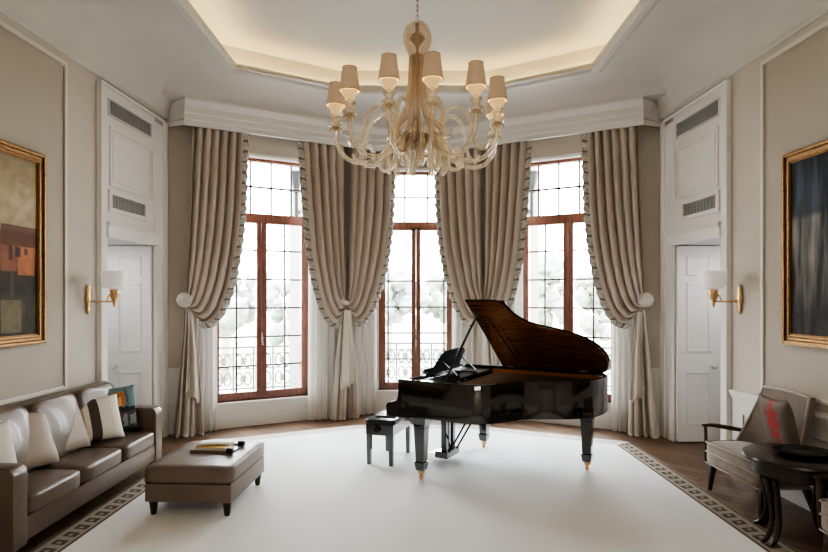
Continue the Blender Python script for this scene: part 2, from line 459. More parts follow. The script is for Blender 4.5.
# windows
def window(idx, S, c, hw, cols, munt, handle_side):
    W = empty('window_%d' % idx, S(c, -.1, .35)); W['kind'] = 'structure'
    inv = Matrix.Translation(W.location).inverted()
    T = lambda v: inv @ S.T(v)
    z0, z1, zt0, zt1 = .345, 3.70, 2.82, 2.92
    f = MB(); n0, n1 = -.15, -.06
    f.box(c - hw, c - hw + .05, n0, n1, z0, z1, T); f.box(c + hw - .05, c + hw, n0, n1, z0, z1, T)
    f.box(c - hw, c + hw, n0, n1, z1 - .055, z1, T); f.box(c - hw, c + hw, n0, n1, z0, z0 + .06, T)
    f.box(c - hw, c + hw, n0 - .01, n1 + .015, zt0, zt1, T)
    struct('window_frame', f, M['mahog'], W, bevel=.006)
    m = MB(); n0b, n1b = -.125, -.09
    for i in range(1, cols):
        a = c + (i - cols / 2) * munt['up']
        if abs(a - c) < hw - .06: m.box(a - .011, a + .011, n0b, n1b, zt1, z1 - .05, T)
    m.box(c - hw, c + hw, n0b, n1b, 3.285, 3.31, T)
    struct('transom_glazing_bar', m, M['muntin'], W)
    for sgn in (-1, 1):
        l = MB(); a0, a1 = c + sgn * .005, c + sgn * (hw - .05)
        lo, hi = min(a0, a1), max(a0, a1)
        zb, zc = z0 + .06, zt0
        l.box(lo, lo + .065, n0, n1 + .01, zb, zc, T); l.box(hi - .065, hi, n0, n1 + .01, zb, zc, T)
        l.box(lo, hi, n0, n1 + .01, zb, zb + .055, T); l.box(lo, hi, n0, n1 + .01, zc - .03, zc, T)
        L = struct('window_leaf', l, M['mahog'], W, bevel=.005)
        b = MB()
        a = c + sgn * munt['low']; b.box(a - .011, a + .011, n0b, n1b, zb, zc, T)
        for z in (.81, 1.21, 1.61, 2.01, 2.415): b.box(lo, hi, n0b, n1b, z - .011, z + .011, T)
        struct('leaf_glazing_bar', b, M['muntin'], L)
    g = MB(); g.quad(*[T(Vector(p)) for p in ((c - hw, -.107, z0), (c + hw, -.107, z0), (c + hw, -.107, z1), (c - hw, -.107, z1))])
    struct('window_glass', g, M['glass'], W)
    h = MB(); a = c + handle_side * .0
    h.box(a - .014, a + .014, -.05, -.035, 1.13, 1.27, T); h.box(a - .009, a + .009, -.035, .0, 1.19, 1.215, T)
    h.box(a - .011, a + .011, -.012, .006, 1.10, 1.215, T)
    struct('window_handle', h, M['chrome'], W, bevel=.004)
    s = MB(); s.box(c - hw - .03, c + hw + .03, -.06, .05, .315, .345, T)
    s.box(c - hw + .05, c + hw - .05, .0, .012, .24, .255, T)
    s.box(c - hw - .03, c + hw + .03, .0, .022, .0, .13, T)
    s.box(c - hw - .03, c + hw + .03, .0, .008, .13, .32, T)
    struct('window_sill', s, M['white'], W, bevel=.004)
    rv = MB()
    for (x0, x1, za, zb_) in ((c - hw, c - hw + .012, .345, 3.70), (c + hw - .012, c + hw, .345, 3.70), (c - hw, c + hw, 3.688, 3.70)):
        rv.box(x0, x1, -.06, .004, za, zb_, T)
    rv.box(c - hw - .02, c + hw + .02, 0, .02, 3.70, 3.735, T)
    struct('window_reveal', rv, M['white'], W)
window(1, SL, cL, WS, 5, dict(up=.285, low=.335), 1)
window(2, SM, cM, .585, 5, dict(up=.355, low=.43), 1)
window(3, SR, cR, WS, 5, dict(up=.285, low=.335), 1)

# ceiling: soffit ring, tray recess and upper ceiling
TR = [(-2.12, -1.6), (2.12, -1.6), (2.12, 6.62), (.95, 7.32), (-.95, 7.32), (-2.12, 6.62)]
OUT = [(-4.3, YB - .1), (4.3, YB - .1), (3.35, 7.25), (.75, 8.85), (-.75, 8.85), (-3.35, 7.25)]
c = MB(); n = 6
TR2 = offset_poly(TR, -.20)
for i in range(n):
    j = (i + 1) % n
    c.quad((*OUT[i], CEIL), (*OUT[j], CEIL), (*TR[j], CEIL), (*TR[i], CEIL))
    c.quad((*TR[i], CEIL + .03), (*TR[j], CEIL + .03), (*TR2[j], CEIL + .03), (*TR2[i], CEIL + .03))
    c.quad((*TR2[i], CEIL + .03), (*TR2[j], CEIL + .03), (*TR2[j], 4.80), (*TR2[i], 4.80))
c.face([c.addv([(*p, 4.80)]) for p in TR2])
struct('ceiling', c, M['ceil'])
lp = MB(); lp.sweep(TR, [(-.10, CEIL), (-.10, CEIL - .018), (-.06, CEIL - .03), (.0, CEIL - .03), (.02, CEIL - .01), (.02, CEIL + .07), (-.02, CEIL + .09), (-.04, CEIL + .09), (-.04, CEIL + .03)], 1, True)
struct('trim_tray', lp, M['ceil'])
led = MB(); LP = offset_poly(TR, -.13)
for i in range(n):
    a, b = Vector(LP[i]), Vector(LP[(i + 1) % n]); d = (b - a).normalized(); nn = Vector((-d.y, d.x)) * .012
    led.hexa([Vector((*(q), z)) for z in (CEIL + .035, CEIL + .05) for q in (a - nn, a + nn, b - nn, b + nn)])
struct('trim_cove_light', led, M['led'])

# cornices
for sd, nm in ((-1, 'left'), (1, 'right')):
    cv = MB()
    prof = [(0, CORN - .03), (.012, CORN - .03), (.022, CORN - .012), (.045, CORN)] + [(.045 + .46 * (1 - cos(a)), CORN + .015 + .389 * sin(a)) for a in [R(x) for x in range(0, 91, 15)]] + [(.58, CEIL + .002)]
    cv.sweep([(sd * WX(YB), YB), (sd * WX(7.25), 7.25)], prof, 1 if sd > 0 else -1)
    struct('trim_cornice_' + nm, cv, M['ceil'], smooth=40)
bc = MB()
prof = [(.25, 4.25), (.25, 3.925), (.285, 3.925), (.285, 3.985), (.30, 4.0), (.30, 4.06), (.32, 4.075), (.32, 4.15), (.335, 4.165), (.36, 4.20), (.39, 4.215), (.39, 4.24), (.25, 4.25)]
bay = [SL(.17, 0, 0).xy, B_, B2, SR(SR.L - .17, 0, 0).xy]
bc.sweep(bay, prof, -1)
for S, a in ((SL, .17), (SR, SR.L - .17)):   # returned ends
    e = -.22 if S is SL else .22
    pr = [S(a, n_, z) for n_, z in prof]; back = [S(a + e * (.6 + .4 * (n_ < .3)), max(0., n_ - .30), z) for n_, z in prof]
    bc.grid([pr, back])
struct('trim_cornice_bay', bc, M['white'], smooth=35)
cv = MB(); prof2 = [(.02, 4.24), (.385, 4.24)] + [(.385 + .66 * (1 - cos(a)), 4.24 + .212 * sin(a)) for a in [R(x) for x in range(10, 91, 10)]]
cv.sweep([SL(-.1, 0, 0).xy, B_, B2, SR(SR.L + .1, 0, 0).xy], prof2, -1)
struct('trim_cove_bay', cv, M['ceil'], smooth=40)

# door surrounds, wall panels, dado
def wbox(mb, sd, Y0, Y1, n0, n1, z0, z1):
    mb.hexa([Vector((sd * (WX(Y) - nn), Y, z)) for z in (z0, z1) for Y in (Y0, Y1) for nn in (n0, n1)])
def wframe(mb, sd, Y0, Y1, z0, z1, w, n1, n0=0, notch=0):
    wbox(mb, sd, Y0, Y0 + w, n0, n1, z0, z1); wbox(mb, sd, Y1 - w, Y1, n0, n1, z0, z1)
    wbox(mb, sd, Y0 + w, Y1 - w, n0, n1, z0, z0 + w); wbox(mb, sd, Y0 + w, Y1 - w, n0, n1, z1 - w, z1)
for sd, nm in ((-1, 'left'), (1, 'right')):
    t = MB()
    wbox(t, sd, 5.685, 5.82, 0, .035, 0, 3.97); wbox(t, sd, 6.81, 7.11, 0, .025, 0, 3.90)
    wbox(t, sd, 5.685, 5.715, .035, .055, 0, 3.97); wbox(t, sd, 7.0, 7.11, .025, .04, 0, 3.97)
    wbox(t, sd, 5.715, 7.0, 0.035, .055, 3.94, 3.97)
    wbox(t, sd, 5.82, 6.81, 0, .022, 2.54, 3.97)
    wbox(t, sd, 5.80, 6.84, .0, .06, 2.385, 2.54)
    wbox(t, sd, 5.80, 6.84, .06, .075, 2.50, 2.54)
    wframe(t, sd, 5.87, 6.77, 2.93, 3.56, .035, .036, .022)
    wframe(t, sd, 5.93, 6.70, 2.99, 3.50, .012, .030, .022)
    struct('trim_door_surround_' + nm, t, M['white'], bevel=.004)
    p = MB()
    wframe(p, sd, -3.2, 5.22, .90, 3.945, .04, .022)
    struct('trim_wall_panel_' + nm, p, M['mould'], bevel=.014)
    inner = MB(); wbox(inner, sd, -3.16, 5.19, 0, .004, .94, 3.9)
    struct('wall_panel_' + nm, inner, M['panelwall'])
    d = MB()
    wbox(d, sd, YB, 5.66, 0, .012, 0, .83); wbox(d, sd, YB, 5.66, 0, .045, .79, .83); wbox(d, sd, YB, 5.66, 0, .03, .755, .79); wbox(d, sd, YB, 5.66, 0, .028, 0, .18)
    for y0 in (-2.2, -.9, .4, 1.7, 3.0, 4.3): wframe(d, sd, y0 + .05, y0 + 1.2, .27, .64, .03, .028, .012)
    struct('trim_dado_' + nm, d, M['white'], bevel=.004)
    # open door leaf standing square to the wall
    Dr = empty('door_%d' % (1 if sd < 0 else 2), (sd * (WX(6.81) + .01), 6.79, 0)); Dr['kind'] = 'structure'
    l = MB(); w = .56; l.box(0, w, -.022, .022, .012, DH - .01)
    fr = MB()
    for (x0, x1, z0, z1) in ((.11, w - .17, .22, .86), (.11, w - .17, 1.10, 1.93), (.11, w - .17, 2.02, 2.26)):
        for (xa, xb, za, zb) in ((x0, x1, z0, z0 + .022), (x0, x1, z1 - .022, z1), (x0, x0 + .022, z0, z1), (x1 - .022, x1, z0, z1)):
            fr.box(xa, xb, -.032, -.022, za, zb)
    kn = MB(); kx = w - .13; kn.lathe([(.0, 0), (.026, .003), (.026, .010), (.010, .016), (.010, .035), (.024, .045), (.027, .058), (.018, .070), (0, .073)], 16, Matrix.Translation((kx, -.022, .925)) @ Matrix.Rotation(R(90), 4, 'X'))
    for mb, nme, mt, sm in ((l, 'door_leaf', M['doorw'], None), (fr, 'door_panel_moulding', M['doorw'], None), (kn, 'door_knob', M['chrome'], 40)):
        if sd < 0: mb.v = [(-x, y, z) for x, y, z in mb.v]
        struct(nme, mb, mt, Dr, smooth=sm, bevel=.003 if sm is None else 0)
    bb = MB(); S, rng = (SL, (0, cL - WS - .03)) if sd < 0 else (SR, (cR + WS + .03, SR.L))
    bb.box(rng[0], rng[1], 0, .022, 0, .16, S.T); bb.box(rng[0], rng[1], 0, .022, .80, .85, S.T); bb.box(rng[0], rng[1], 0, .008, .16, .80, S.T)
    struct('baseboard_bay_' + nm, bb, M['white'])

# vents
def vent(sd, Y0, Y1, z0, z1, label, fw):
    yc, zc = (Y0 + Y1) / 2, (z0 + z1) / 2
    o = empty('air_vent', (sd * WX(yc), yc, zc), label=label, cat='vent', group='wall vents over the doors')
    inv = Matrix.Translation(o.location).inverted()
    def W(mb): mb.v = [tuple(inv @ Vector(p)) for p in mb.v]; return mb
    f = MB(); wframe(f, sd, Y0 - fw, Y1 + fw, z0 - fw, z1 + fw, fw, .05, .022); W(f).build('frame', M['white'], o, bevel=.004)
    b = MB(); wbox(b, sd, Y0, Y1, .020, .026, z0, z1); W(b).build('back_plate', M['ventdark'], o)
    s = MB(); n_ = 8
    for i in range(n_):
        z = z0 + (i + .5) * (z1 - z0) / n_
        s.hexa([Vector((sd * (WX(Y) - nn), Y, z + dz)) for dz, in ((-.003,), (.003,)) for Y in (Y0, Y1) for nn in (.026, .042)])
    for i in range(1, 10):
        y = Y0 + i * (Y1 - Y0) / 10; wbox(s, sd, y - .003, y + .003, .026, .034, z0, z1)
    W(s).build('grille', M['vent'], o)
vent(-1, 5.84, 6.695, 3.67, 3.825, 'upper long grey vent grille near the ceiling above the left doorway', .012)
vent(-1, 5.885, 6.55, 2.70, 2.84, 'lower grey vent grille in a raised white frame just over the left door', .045)
vent(1, 5.84, 6.695, 3.67, 3.825, 'upper long grey vent grille near the ceiling above the right doorway', .012)
vent(1, 5.885, 6.55, 2.70, 2.84, 'lower grey vent grille in a raised white frame just over the right door', .045)

# ------------------------------------------------------------------ rug
rug = empty('rug', (0, 0, 0), label='large white carpet with a brown key pattern border on the parquet', cat='rug')
RO = [(-2.66, -2.0), (2.66, -2.0), (2.60, 6.72), (.78, 7.62), (-.78, 7.62), (-2.60, 6.72)]
RI = offset_poly(RO, .215)
fd = MB(); fd.prism(RI, .002, .022); fd.build('field', M['rug'], rug)
bd = MB(); ul = 0; fb_ = MB()
bd0 = bd
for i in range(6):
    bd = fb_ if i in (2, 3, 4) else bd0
    j = (i + 1) % 6; L = (Vector(RO[j]) - Vector(RO[i])).length
    nn = bd.addv([(*RO[i], .022), (*RO[j], .022), (*RI[j], .022), (*RI[i], .022)])
    bd.face((nn, nn + 1, nn + 2, nn + 3), uv=[(ul, 0), (ul + L, 0), (ul + L - .1, 1), (ul + .1, 1)])
    n2 = bd.addv([(*RO[i], .002), (*RO[j], .002), (*RO[j], .022), (*RO[i], .022)]); bd.face((n2, n2 + 1, n2 + 2, n2 + 3), uv=[(0, 0)] * 4)
    ul += L
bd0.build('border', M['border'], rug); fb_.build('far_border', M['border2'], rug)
RZ = .022

# ------------------------------------------------------------------ curtains
def mirror_px(P): return [(830 - x, y) for x, y in P]

def fold(t, n, ph): return cos(2 * PI * n * t + ph)
def pinch(t, n, ph): return t + .72 / (2 * PI * n) * sin(2 * PI * n * t + ph)     # rounded pleats, tight valleys

def drape(S, off, e0, e1, low0, low1, nf, label, ph, cascade=None):
    """S bay segment; e0 / e1 wall-side and window-side edges traced on the photo, top to tie; low0 / low1 edges of the fall below"""
    tr = lambda P: [Vector((*S.px(x, y, off), 0)) for x, y in P]
    NR, NT = 46, nf * 14
    E0, E1 = resample(smoothpath(tr(e0)), NR), resample(smoothpath(tr(e1)), NR)
    top = 4.10
    for E in (E0, E1): E[0].y = top
    base = S(E0[-1].x, off, 0)
    o = empty('drape', (base.x, base.y, 0), label=label, cat='curtain', group='taupe drapes at the bay windows')
    inv = Matrix.Translation(o.location).inverted()
    rows = []
    for i in range(NR):
        r = i / (NR - 1); row = []
        for k in range(NT + 1):
            t = k / NT
            tt = min(1, max(0, pinch(t, nf, ph))) ** (1 + .25 * r)
            p = E0[i].lerp(E1[i], tt)
            amp = (.048 + .014 * sin(PI * min(1, r * 1.2)) + .012 * cos(7 * t + ph)) * (1 - .4 * r)
            sag = .05 * sin(PI * r) * t + .06 * r ** 3
            # folds swing over towards the tie
            d = fold(t, nf, ph) * amp + sag
            row.append(inv @ S(p.x, off + d, p.y))
        rows.append(row)
    g = MB(); g.grid(rows); g.build('upper_drape', M['drape'], o, smooth=180)
    # trim along the window-side edge
    fr, uvs = [], []; n = 150; E = resample(E1, n); acc = 0
    sg = 1 if E1[0].x > E0[0].x else -1
    for i in range(n):
        r = i / (n - 1)
        if r > .93: break
        tg = (E[min(i + 1, n - 1)] - E[max(i - 1, 0)]).normalized(); nm = Vector((-tg.y, tg.x, 0)) * sg
        if i: acc += (E[i] - E[i - 1]).length
        sagv = .05 * sin(PI * r) + .06 * r ** 3
        row, uv = [], []
        for k in range(6):
            v = k / 5; wd = (.100 + .006 * sin(acc * 2 * PI / .14 + 1)) * (1 - .35 * r ** 4)
            q = E[i] + nm * (v * wd - .02) + tg * (.03 * v)
            d = .016 * sin(acc * 2 * PI / .14) * v + .02 * sin(v * PI) + fold(1, nf, ph) * .03 * (1 - v)
            row.append(inv @ S(q.x, off + .018 + sagv + d, q.y)); uv.append((acc, v))
        fr.append(row); uvs.append(uv)
    g = MB(); g.grid(fr, uvs); g.build('trim_fringe', M['fringe'], o, smooth=180)
    # fall below the tie
    L0, L1 = resample(tr(low0), 30), resample(tr(low1), 30)
    rows = []; nl = max(4, nf - 1); nk = nl * 8
    for i in range(30):
        r = i / 29; row = []
        for k in range(nk + 1):
            t = k / nk; p = L0[i].lerp(L1[i], min(1, max(0, pinch(t, nl * .8, ph + .6 + .4 * r)))); z = max(.008, p.y)
            amp = .014 + .058 * min(1, r * 1.5)
            d = fold(t, nl * .8, ph + .6 + .4 * r) * amp + .05 * (1 - r)
            row.append(inv @ S(p.x + .02 * r * sin(5 * t * PI), off + .02 + d, z))
        rows.append(row)
    g = MB(); g.grid(rows); g.build('lower_drape', M['drapelow'], o, smooth=180)
    # pale bullion hem at the floor
    h = MB(); h.grid([[Vector(p) + Vector((0, 0, .035)) for p in rows[-1]], [Vector(p) + Vector((0, -.012, .0)) for p in rows[-1]]]); h.build('hem_trim', M['knob'], o, smooth=180)
    if cascade:
        c0, c1 = resample(tr(cascade[0]), 22), resample(tr(cascade[1]), 22); rows = []
        for i in range(22):
            r = i / 21; row = []
            for k in range(25):
                t = k / 24; p = c0[i].lerp(c1[i], t)
                d = .10 + .045 * min(1, r * 2) * cos(2 * PI * 1.5 * t + ph) + .03 * (1 - r)
                row.append(inv @ S(p.x, off + .04 + d, p.y + .03 * sin(2 * PI * 2 * t + ph) * r))
            rows.append(row)
        g = MB(); g.grid(rows); g.build('cascade', M['cascade' if nf == 5 else 'drapelow'], o, smooth=180)
        hm = MB(); n = len(rows[-1]); hm.tube([Vector(p) for p in rows[-1]], .011, 6); hm.build('cascade_trim', M['drape'], o, smooth=180)
    return o

# outer drapes
eo0 = [(192, 118), (190, 190), (188, 250), (186, 285), (186, 306)]
eo1 = [(243, 120), (241, 170), (239, 215), (235, 252), (228, 288), (219, 312), (208, 324), (198, 320), (190, 309)]
lo0 = [(184, 309), (181, 345), (176, 395), (171, 441)]; lo1 = [(192, 311), (197, 350), (201, 395), (203, 437)]
ca = ([(187, 312), (186, 350), (184, 392)], [(191, 312), (196, 355), (199, 400)])
mp = mirror_px
drape(SL, .20, eo0, eo1, lo0, lo1, 6, 'taupe drape at far left of the bay beside the left doorway wall', .4, ca)
drape(SR, .20, mp(eo0), mp(eo1), mp(lo0), mp(lo1), 6, 'taupe drape at far right of the bay beside the right doorway wall', 1.4, (mp(ca[0]), mp(ca[1])))
# the pairs between the windows
pa0 = [(346, 135), (345.5, 200), (345, 250), (344.5, 285), (344, 306)]
pa1 = [(302, 130), (305, 190), (308, 235), (312, 268), (318, 296), (325, 315), (333, 324), (339, 319), (343, 308)]
pb0 = [(348, 135), (348, 200), (347.5, 250), (347, 285), (346, 306)]
pb1 = [(391, 130), (389, 190), (386, 235), (381, 268), (374, 296), (366, 315), (357, 323), (350, 318), (346, 308)]
la0 = [(340, 312), (336, 350), (333, 390), (331, 423)]; la1 = [(344, 312), (345, 350), (346, 390), (346, 421)]
lb0 = [(344, 312), (345, 350), (346, 390), (346, 420)]; lb1 = [(349, 312), (353, 350), (356, 390), (357, 419)]
cc = ([(340, 310), (339, 350), (337, 388)], [(347, 310), (349, 350), (350, 384)])
drape(SL, .20, pa0, pa1, la0, la1, 5, 'taupe drape framing the right side of the left window', 2.1, cc)
drape(SL, .20, pb0, pb1, lb0, lb1, 5, 'taupe drape framing the left side of the middle window', .9)
drape(SR, .20, mp(pa0), mp(pa1), mp(la0), mp(la1), 5, 'taupe drape framing the left side of the right window behind the piano lid', 2.6, (mp(cc[0]), mp(cc[1])))
drape(SR, .20, mp(pb0), mp(pb1), mp(lb0), mp(lb1), 5, 'taupe drape framing the right side of the middle window behind the piano lid', 1.7)

def holdback(S, x, y, off, r, label, band=False):
    a, z = S.px(x, y, off); p = S(a, 0, z)
    o = empty('curtain_holdback', p, label=label, cat='holdback', group='curtain holdbacks')
    ax = S.N; rot = Vector((0, 0, 1)).rotation_difference(Vector((ax.x, ax.y, 0))).to_matrix().to_4x4()
    st = MB(); st.lathe([(.03, 0), (.03, .01), (.012, .02), (.012, off)], 14, rot); st.build('stem', M['brass'], o, smooth=40)
    k = MB(); Tm = Matrix.Translation(Vector((ax.x, ax.y, 0)) * off) @ rot
    if band:
        k.lathe([(0, .07), (r * .45, .066), (r * .8, .04), (r, 0), (r * .8, -.04), (r * .45, -.06), (0, -.065)], 20, Tm @ Matrix.Scale(1.7, 4, (0, 1, 0) if False else (1, 0, 0)))
    else:
        k.lathe([(0, .085), (r * .4, .082), (r * .72, .064), (r * .93, .035), (r, 0), (r * .9, -.035), (r * .6, -.06), (0, -.065)], 28, Tm)
    k.build('rosette', M['knob'], o, smooth=180)
holdback(SL, 184.5, 300, .36, .095, 'round cream rosette holdback on the far left drape')
holdback(SR, 645.5, 300, .36, .095, 'round cream rosette holdback on the far right drape')
holdback(SL, 344.5, 302, .40, .042, 'small cream holdback between the left and middle windows', True)
holdback(SR, 485.5, 302, .40, .042, 'small cream holdback between the middle and right windows above the piano lid', True)

def sheer(S, off, x0, x1, yb, label, ph):
    a0, _ = S.px(x0, 400, off); a1, _ = S.px(x1, 400, off)
    if a0 > a1: a0, a1 = a1, a0
    n = 60; rows = []
    b = S((a0 + a1) / 2, off, 0)
    for i in range(24):
        z = 4.05 * (1 - i / 23) + .008; r = i / 23; row = []
        for k in range(n + 1):
            t = k / n; mid = (a0 + a1) / 2; w = (a1 - a0) * (1 + .06 * r)
            row.append(S(mid + (t - .5) * w, off + .028 * sin(2 * PI * 4.5 * t + ph + .5 * r) + .008 * sin(2 * PI * 11 * t), z) - b)
        rows.append(row)
    g = MB(); g.grid(rows); o = g.build('sheer_curtain', M['sheer'], None, smooth=180, label=label, cat='curtain', group='white sheer curtains'); o.location = b
sheer(SL, .10, 196, 217, 400, 'white sheer curtain at the left edge of the left window', .2)
sheer(SL, .10, 308, 335, 400, 'white sheer curtain at the right edge of the left window', 1.2)
sheer(SL, .10, 355, 377, 400, 'white sheer curtain at the left edge of the middle window', 2.2)
sheer(SR, .10, 453, 475, 400, 'white sheer curtain at the right edge of the middle window behind the piano', .9)
sheer(SR, .10, 495, 522, 400, 'white sheer curtain at the left edge of the right window behind the piano', 1.9)
sheer(SR, .10, 612, 634, 400, 'white sheer curtain at the right edge of the right window', 2.9)

# ------------------------------------------------------------------ chandelier
CHX, CHY = .03, 5.0
ch = empty('chandelier', (CHX, CHY, 2.9), label='large amber glass chandelier with beige shades hanging on a chain from the ceiling', cat='chandelier')
Z0 = 2.9
def cb(mb, name, m, parent=ch, **k):
    if parent is ch: mb.v = [(x, y, z - Z0) for x, y, z in mb.v]
    return mb.build(name, m, parent, **k)
b = MB(); b.lathe([(.02, 4.215), (.06, 4.205), (.105, 4.16), (.128, 4.09), (.125, 4.03), (.105, 3.97), (.075, 3.91), (.062, 3.87), (.066, 3.85)], 28); cb(b, 'glass_bulb', M['amber'], smooth=180)
b = MB(); b.lathe([(0, 4.215), (.02, 4.20), (.02, 4.12), (.055, 4.10), (.075, 4.06), (.045, 4.03), (.02, 4.0), (.012, 3.98), (.012, 3.2), (.05, 3.17), (.05, 3.12), (.018, 3.10), (.014, 3.0), (0, 2.985)], 16); cb(b, 'central_rod', M['golddeep'], smooth=40)
b = MB(); b.lathe([(.13, 3.20), (.135, 3.17), (.09, 3.13), (.11, 3.10), (.06, 3.06), (.03, 3.03)], 24); cb(b, 'glass_dish', M['clear'], smooth=180)
b = MB(); b.lathe([(.0, 3.01), (.03, 3.0), (.055, 2.985), (.028, 2.97), (.038, 2.95), (.018, 2.93), (.012, 2.91), (0, 2.895)], 16); cb(b, 'finial', M['clear'], smooth=180)
for k in range(10):
    a = 2 * PI * k / 10 + .2; d = Vector((cos(a), sin(a), 0))
    pth = smoothpath([d * r + Vector((0, 0, z)) for r, z in ((.055, 3.90), (.062, 3.75), (.075, 3.60), (.105, 3.45), (.16, 3.32), (.225, 3.235), (.25, 3.17), (.20, 3.10))], 6)
    b = MB(); b.tube(pth, [.022] * (len(pth) - 6) + [.02, .018, .016, .014, .010, .006], 8); cb(b, 'stem_tube', M['amber'], smooth=180)
RA = .72
angs = [-80, -50, -20, 10, 40, 70, 100]; shift = {-20: -18, 10: 9}
for deg in range(-80, 280, 30):
    a = R(shift.get(deg, deg)); d = Vector((sin(a), -cos(a), 0)); s_ = Vector((cos(a), sin(a), 0))
    at = lambda r, z, w=0: d * r + s_ * w + Vector((0, 0, z))
    lit = deg in angs
    if lit:
        pth = smoothpath([at(r, z) for r, z in ((.07, 3.20), (.20, 3.10), (.34, 2.985), (.48, 2.935), (.60, 2.955), (.685, 3.04), (RA, 3.16), (RA, 3.25))], 7)
    else:
        pth = smoothpath([at(r, z) for r, z in ((.07, 3.20), (.20, 3.13), (.34, 3.00), (.47, 2.965), (.55, 3.02), (.55, 3.12), (.48, 3.16), (.43, 3.10))], 7)
    arm = MB(); arm.tube(pth, .019, 10); arm = cb(arm, 'arm', M['clear'], smooth=180)
    if lit:
        o3 = at(RA, 0)
        cup = MB(); T = Matrix.Translation(o3 - Vector((0, 0, Z0)))
        cup.lathe([(.012, 3.235), (.055, 3.245), (.062, 3.262), (.035, 3.28), (.028, 3.30), (.05, 3.325), (.05, 3.34), (.02, 3.355)], 18, T); cup.build('drip_pan', M['clear'], arm, smooth=180)
        fl = MB()
        for q in range(8):
            aa = 2 * PI * q / 8; e = Vector((cos(aa), sin(aa), 0))
            fl.tube([T @ (e * .015 + Vector((0, 0, 3.235))), T @ (e * .045 + Vector((0, 0, 3.225))), T @ (e * .058 + Vector((0, 0, 3.195)))], [.012, .011, .003], 6)
        fl.build('petal_collar', M['clear'], arm, smooth=180)
        gl = MB(); gl.lathe([(.018, 3.345), (.03, 3.362), (.052, 3.388), (.066, 3.41), (.07, 3.425), (.0, 3.43)], 20, T); gl.build('glass_cup', M['glow'], arm, smooth=60)
        sh = MB(); sh.lathe([(.084, 3.422), (.083, 3.43), (.0595, 3.606), (.059, 3.614)], 28, T); sh.v = sh.v
        sh.f = [f for f in sh.f if len(f) == 4]; sh.mi = [0] * len(sh.f)
        sh = sh.build('lamp_shade', M['shade'], arm, smooth=180, solid=.003)
        rm = MB(); rm.tube([T @ Vector((.0845 * cos(2 * PI * k / 24), .0845 * sin(2 * PI * k / 24), 3.424)) for k in range(25)], .0032, 6)
        rm.build('shade_rim', M['shaderim'], arm, smooth=180); rm = MB()
        rm.tube([T @ Vector((.060 * cos(2 * PI * k / 24), .060 * sin(2 * PI * k / 24), 3.613)) for k in range(25)], .0030, 6)
        rm.build('shade_rim', M['shaderim'], arm, smooth=180)
# scrolls, and drops
for k in range(8):
    a = 2 * PI * k / 8 + R(25); d = Vector((sin(a), -cos(a), 0))
    pth = smoothpath([d * r + Vector((0, 0, z)) for r, z in ((.17, 3.20), (.25, 3.37), (.36, 3.42), (.46, 3.34), (.50, 3.20), (.53, 3.08), (.60, 3.03), (.64, 3.09))], 7)
    b = MB(); n_ = len(pth); b.tube(pth, [.020 - .008 * i / n_ for i in range(n_)], 9); cb(b, 'scroll', M['clear'], smooth=180)
for k in range(10):
    a = 2 * PI * k / 10 + R(8); d = Vector((sin(a), -cos(a), 0))
    pth = smoothpath([d * r + Vector((0, 0, z)) for r, z in ((.10, 3.16), (.20, 3.17), (.27, 3.10), (.285, 3.0), (.27, 2.90), (.255, 2.875))], 6); n_ = len(pth)
    b = MB(); b.tube(pth, [.014 + .012 * sin(PI * i / n_) for i in range(n_)], 9); cb(b, 'glass_drop', M['clear'], smooth=180)
for k in range(9):
    a = 2 * PI * k / 9; d = Vector((sin(a), -cos(a), 0))
    pth = smoothpath([d * r + Vector((0, 0, z)) for r, z in ((.03, 3.10), (.10, 3.12), (.14, 3.04), (.13, 2.97))], 6); n_ = len(pth)
    b = MB(); b.tube(pth, [.012 + .010 * sin(PI * i / n_) for i in range(n_)], 8); cb(b, 'glass_leaf', M['clear'], smooth=180)
chn = MB(); z = 4.22; i = 0
while z < 4.76:
    rt = Matrix.Rotation(R(90) * (i % 2), 4, 'Z')
    chn.tube([Vector((0, 0, z + .028)) + rt @ Vector((.012 * cos(2 * PI * k / 12), 0, .026 * sin(2 * PI * k / 12))) for k in range(13)], .004, 6); z += .044; i += 1
cb(chn, 'chain', M['chain'], smooth=180)
cp = MB(); cp.lathe([(.01, 4.74), (.05, 4.755), (.075, 4.785), (.075, 4.80)], 24); cb(cp, 'ceiling_rose', M['golddeep'], smooth=40)

# ------------------------------------------------------------------ sconces
def sconce(sd, label):
    Y = 5.53; wx = WX(Y)
    o = empty('wall_sconce', (sd * wx, Y, 1.73), 0, label=label, cat='wall light', group='brass wall sconces')
    X = lambda n: -sd * n
    p = MB()
    p.lathe([(0, -.145), (.016, -.135), (.03, -.10), (.02, -.06), (.038, -.02), (.042, .02), (.024, .06), (.034, .10), (.018, .135), (.010, .15), (0, .155)], 16, Matrix.Translation((X(.018), 0, 0)) @ Matrix.Scale(.55, 4, (1, 0, 0)))
    p.build('backplate', M['brass'], o, smooth=180)
    a = MB(); a.tube(smoothpath([(X(.02), 0, -.01), (X(.12), 0, -.015), (X(.22), 0, -.015), (X(.27), 0, -.005)], 5), .009, 8)
    a.lathe([(0, -.075), (.012, -.06), (.020, -.035), (.014, -.015), (.030, .01), (.045, .04), (.04, .07), (.05, .095), (.03, .105)], 16, Matrix.Translation((X(.275), 0, 0)))
    a.tube(smoothpath([(X(.20), 0, -.012), (X(.215), 0, .04), (X(.245), 0, .06), (X(.26), 0, .03)], 5), .007, 6)
    a.build('arm', M['brass'], o, smooth=180)
    s = MB(); s.lathe([(.03, .105), (.09, .115), (.108, .14), (.115, .20), (.122, .285), (.118, .285), (.108, .20), (.09, .13), (0, .12)], 28, Matrix.Translation((X(.275), 0, 0)))
    s.build('glass_shade', M['sconce'], o, smooth=50)
    return o
sconce(-1, 'brass wall sconce with a white glass bowl beside the left doorway')
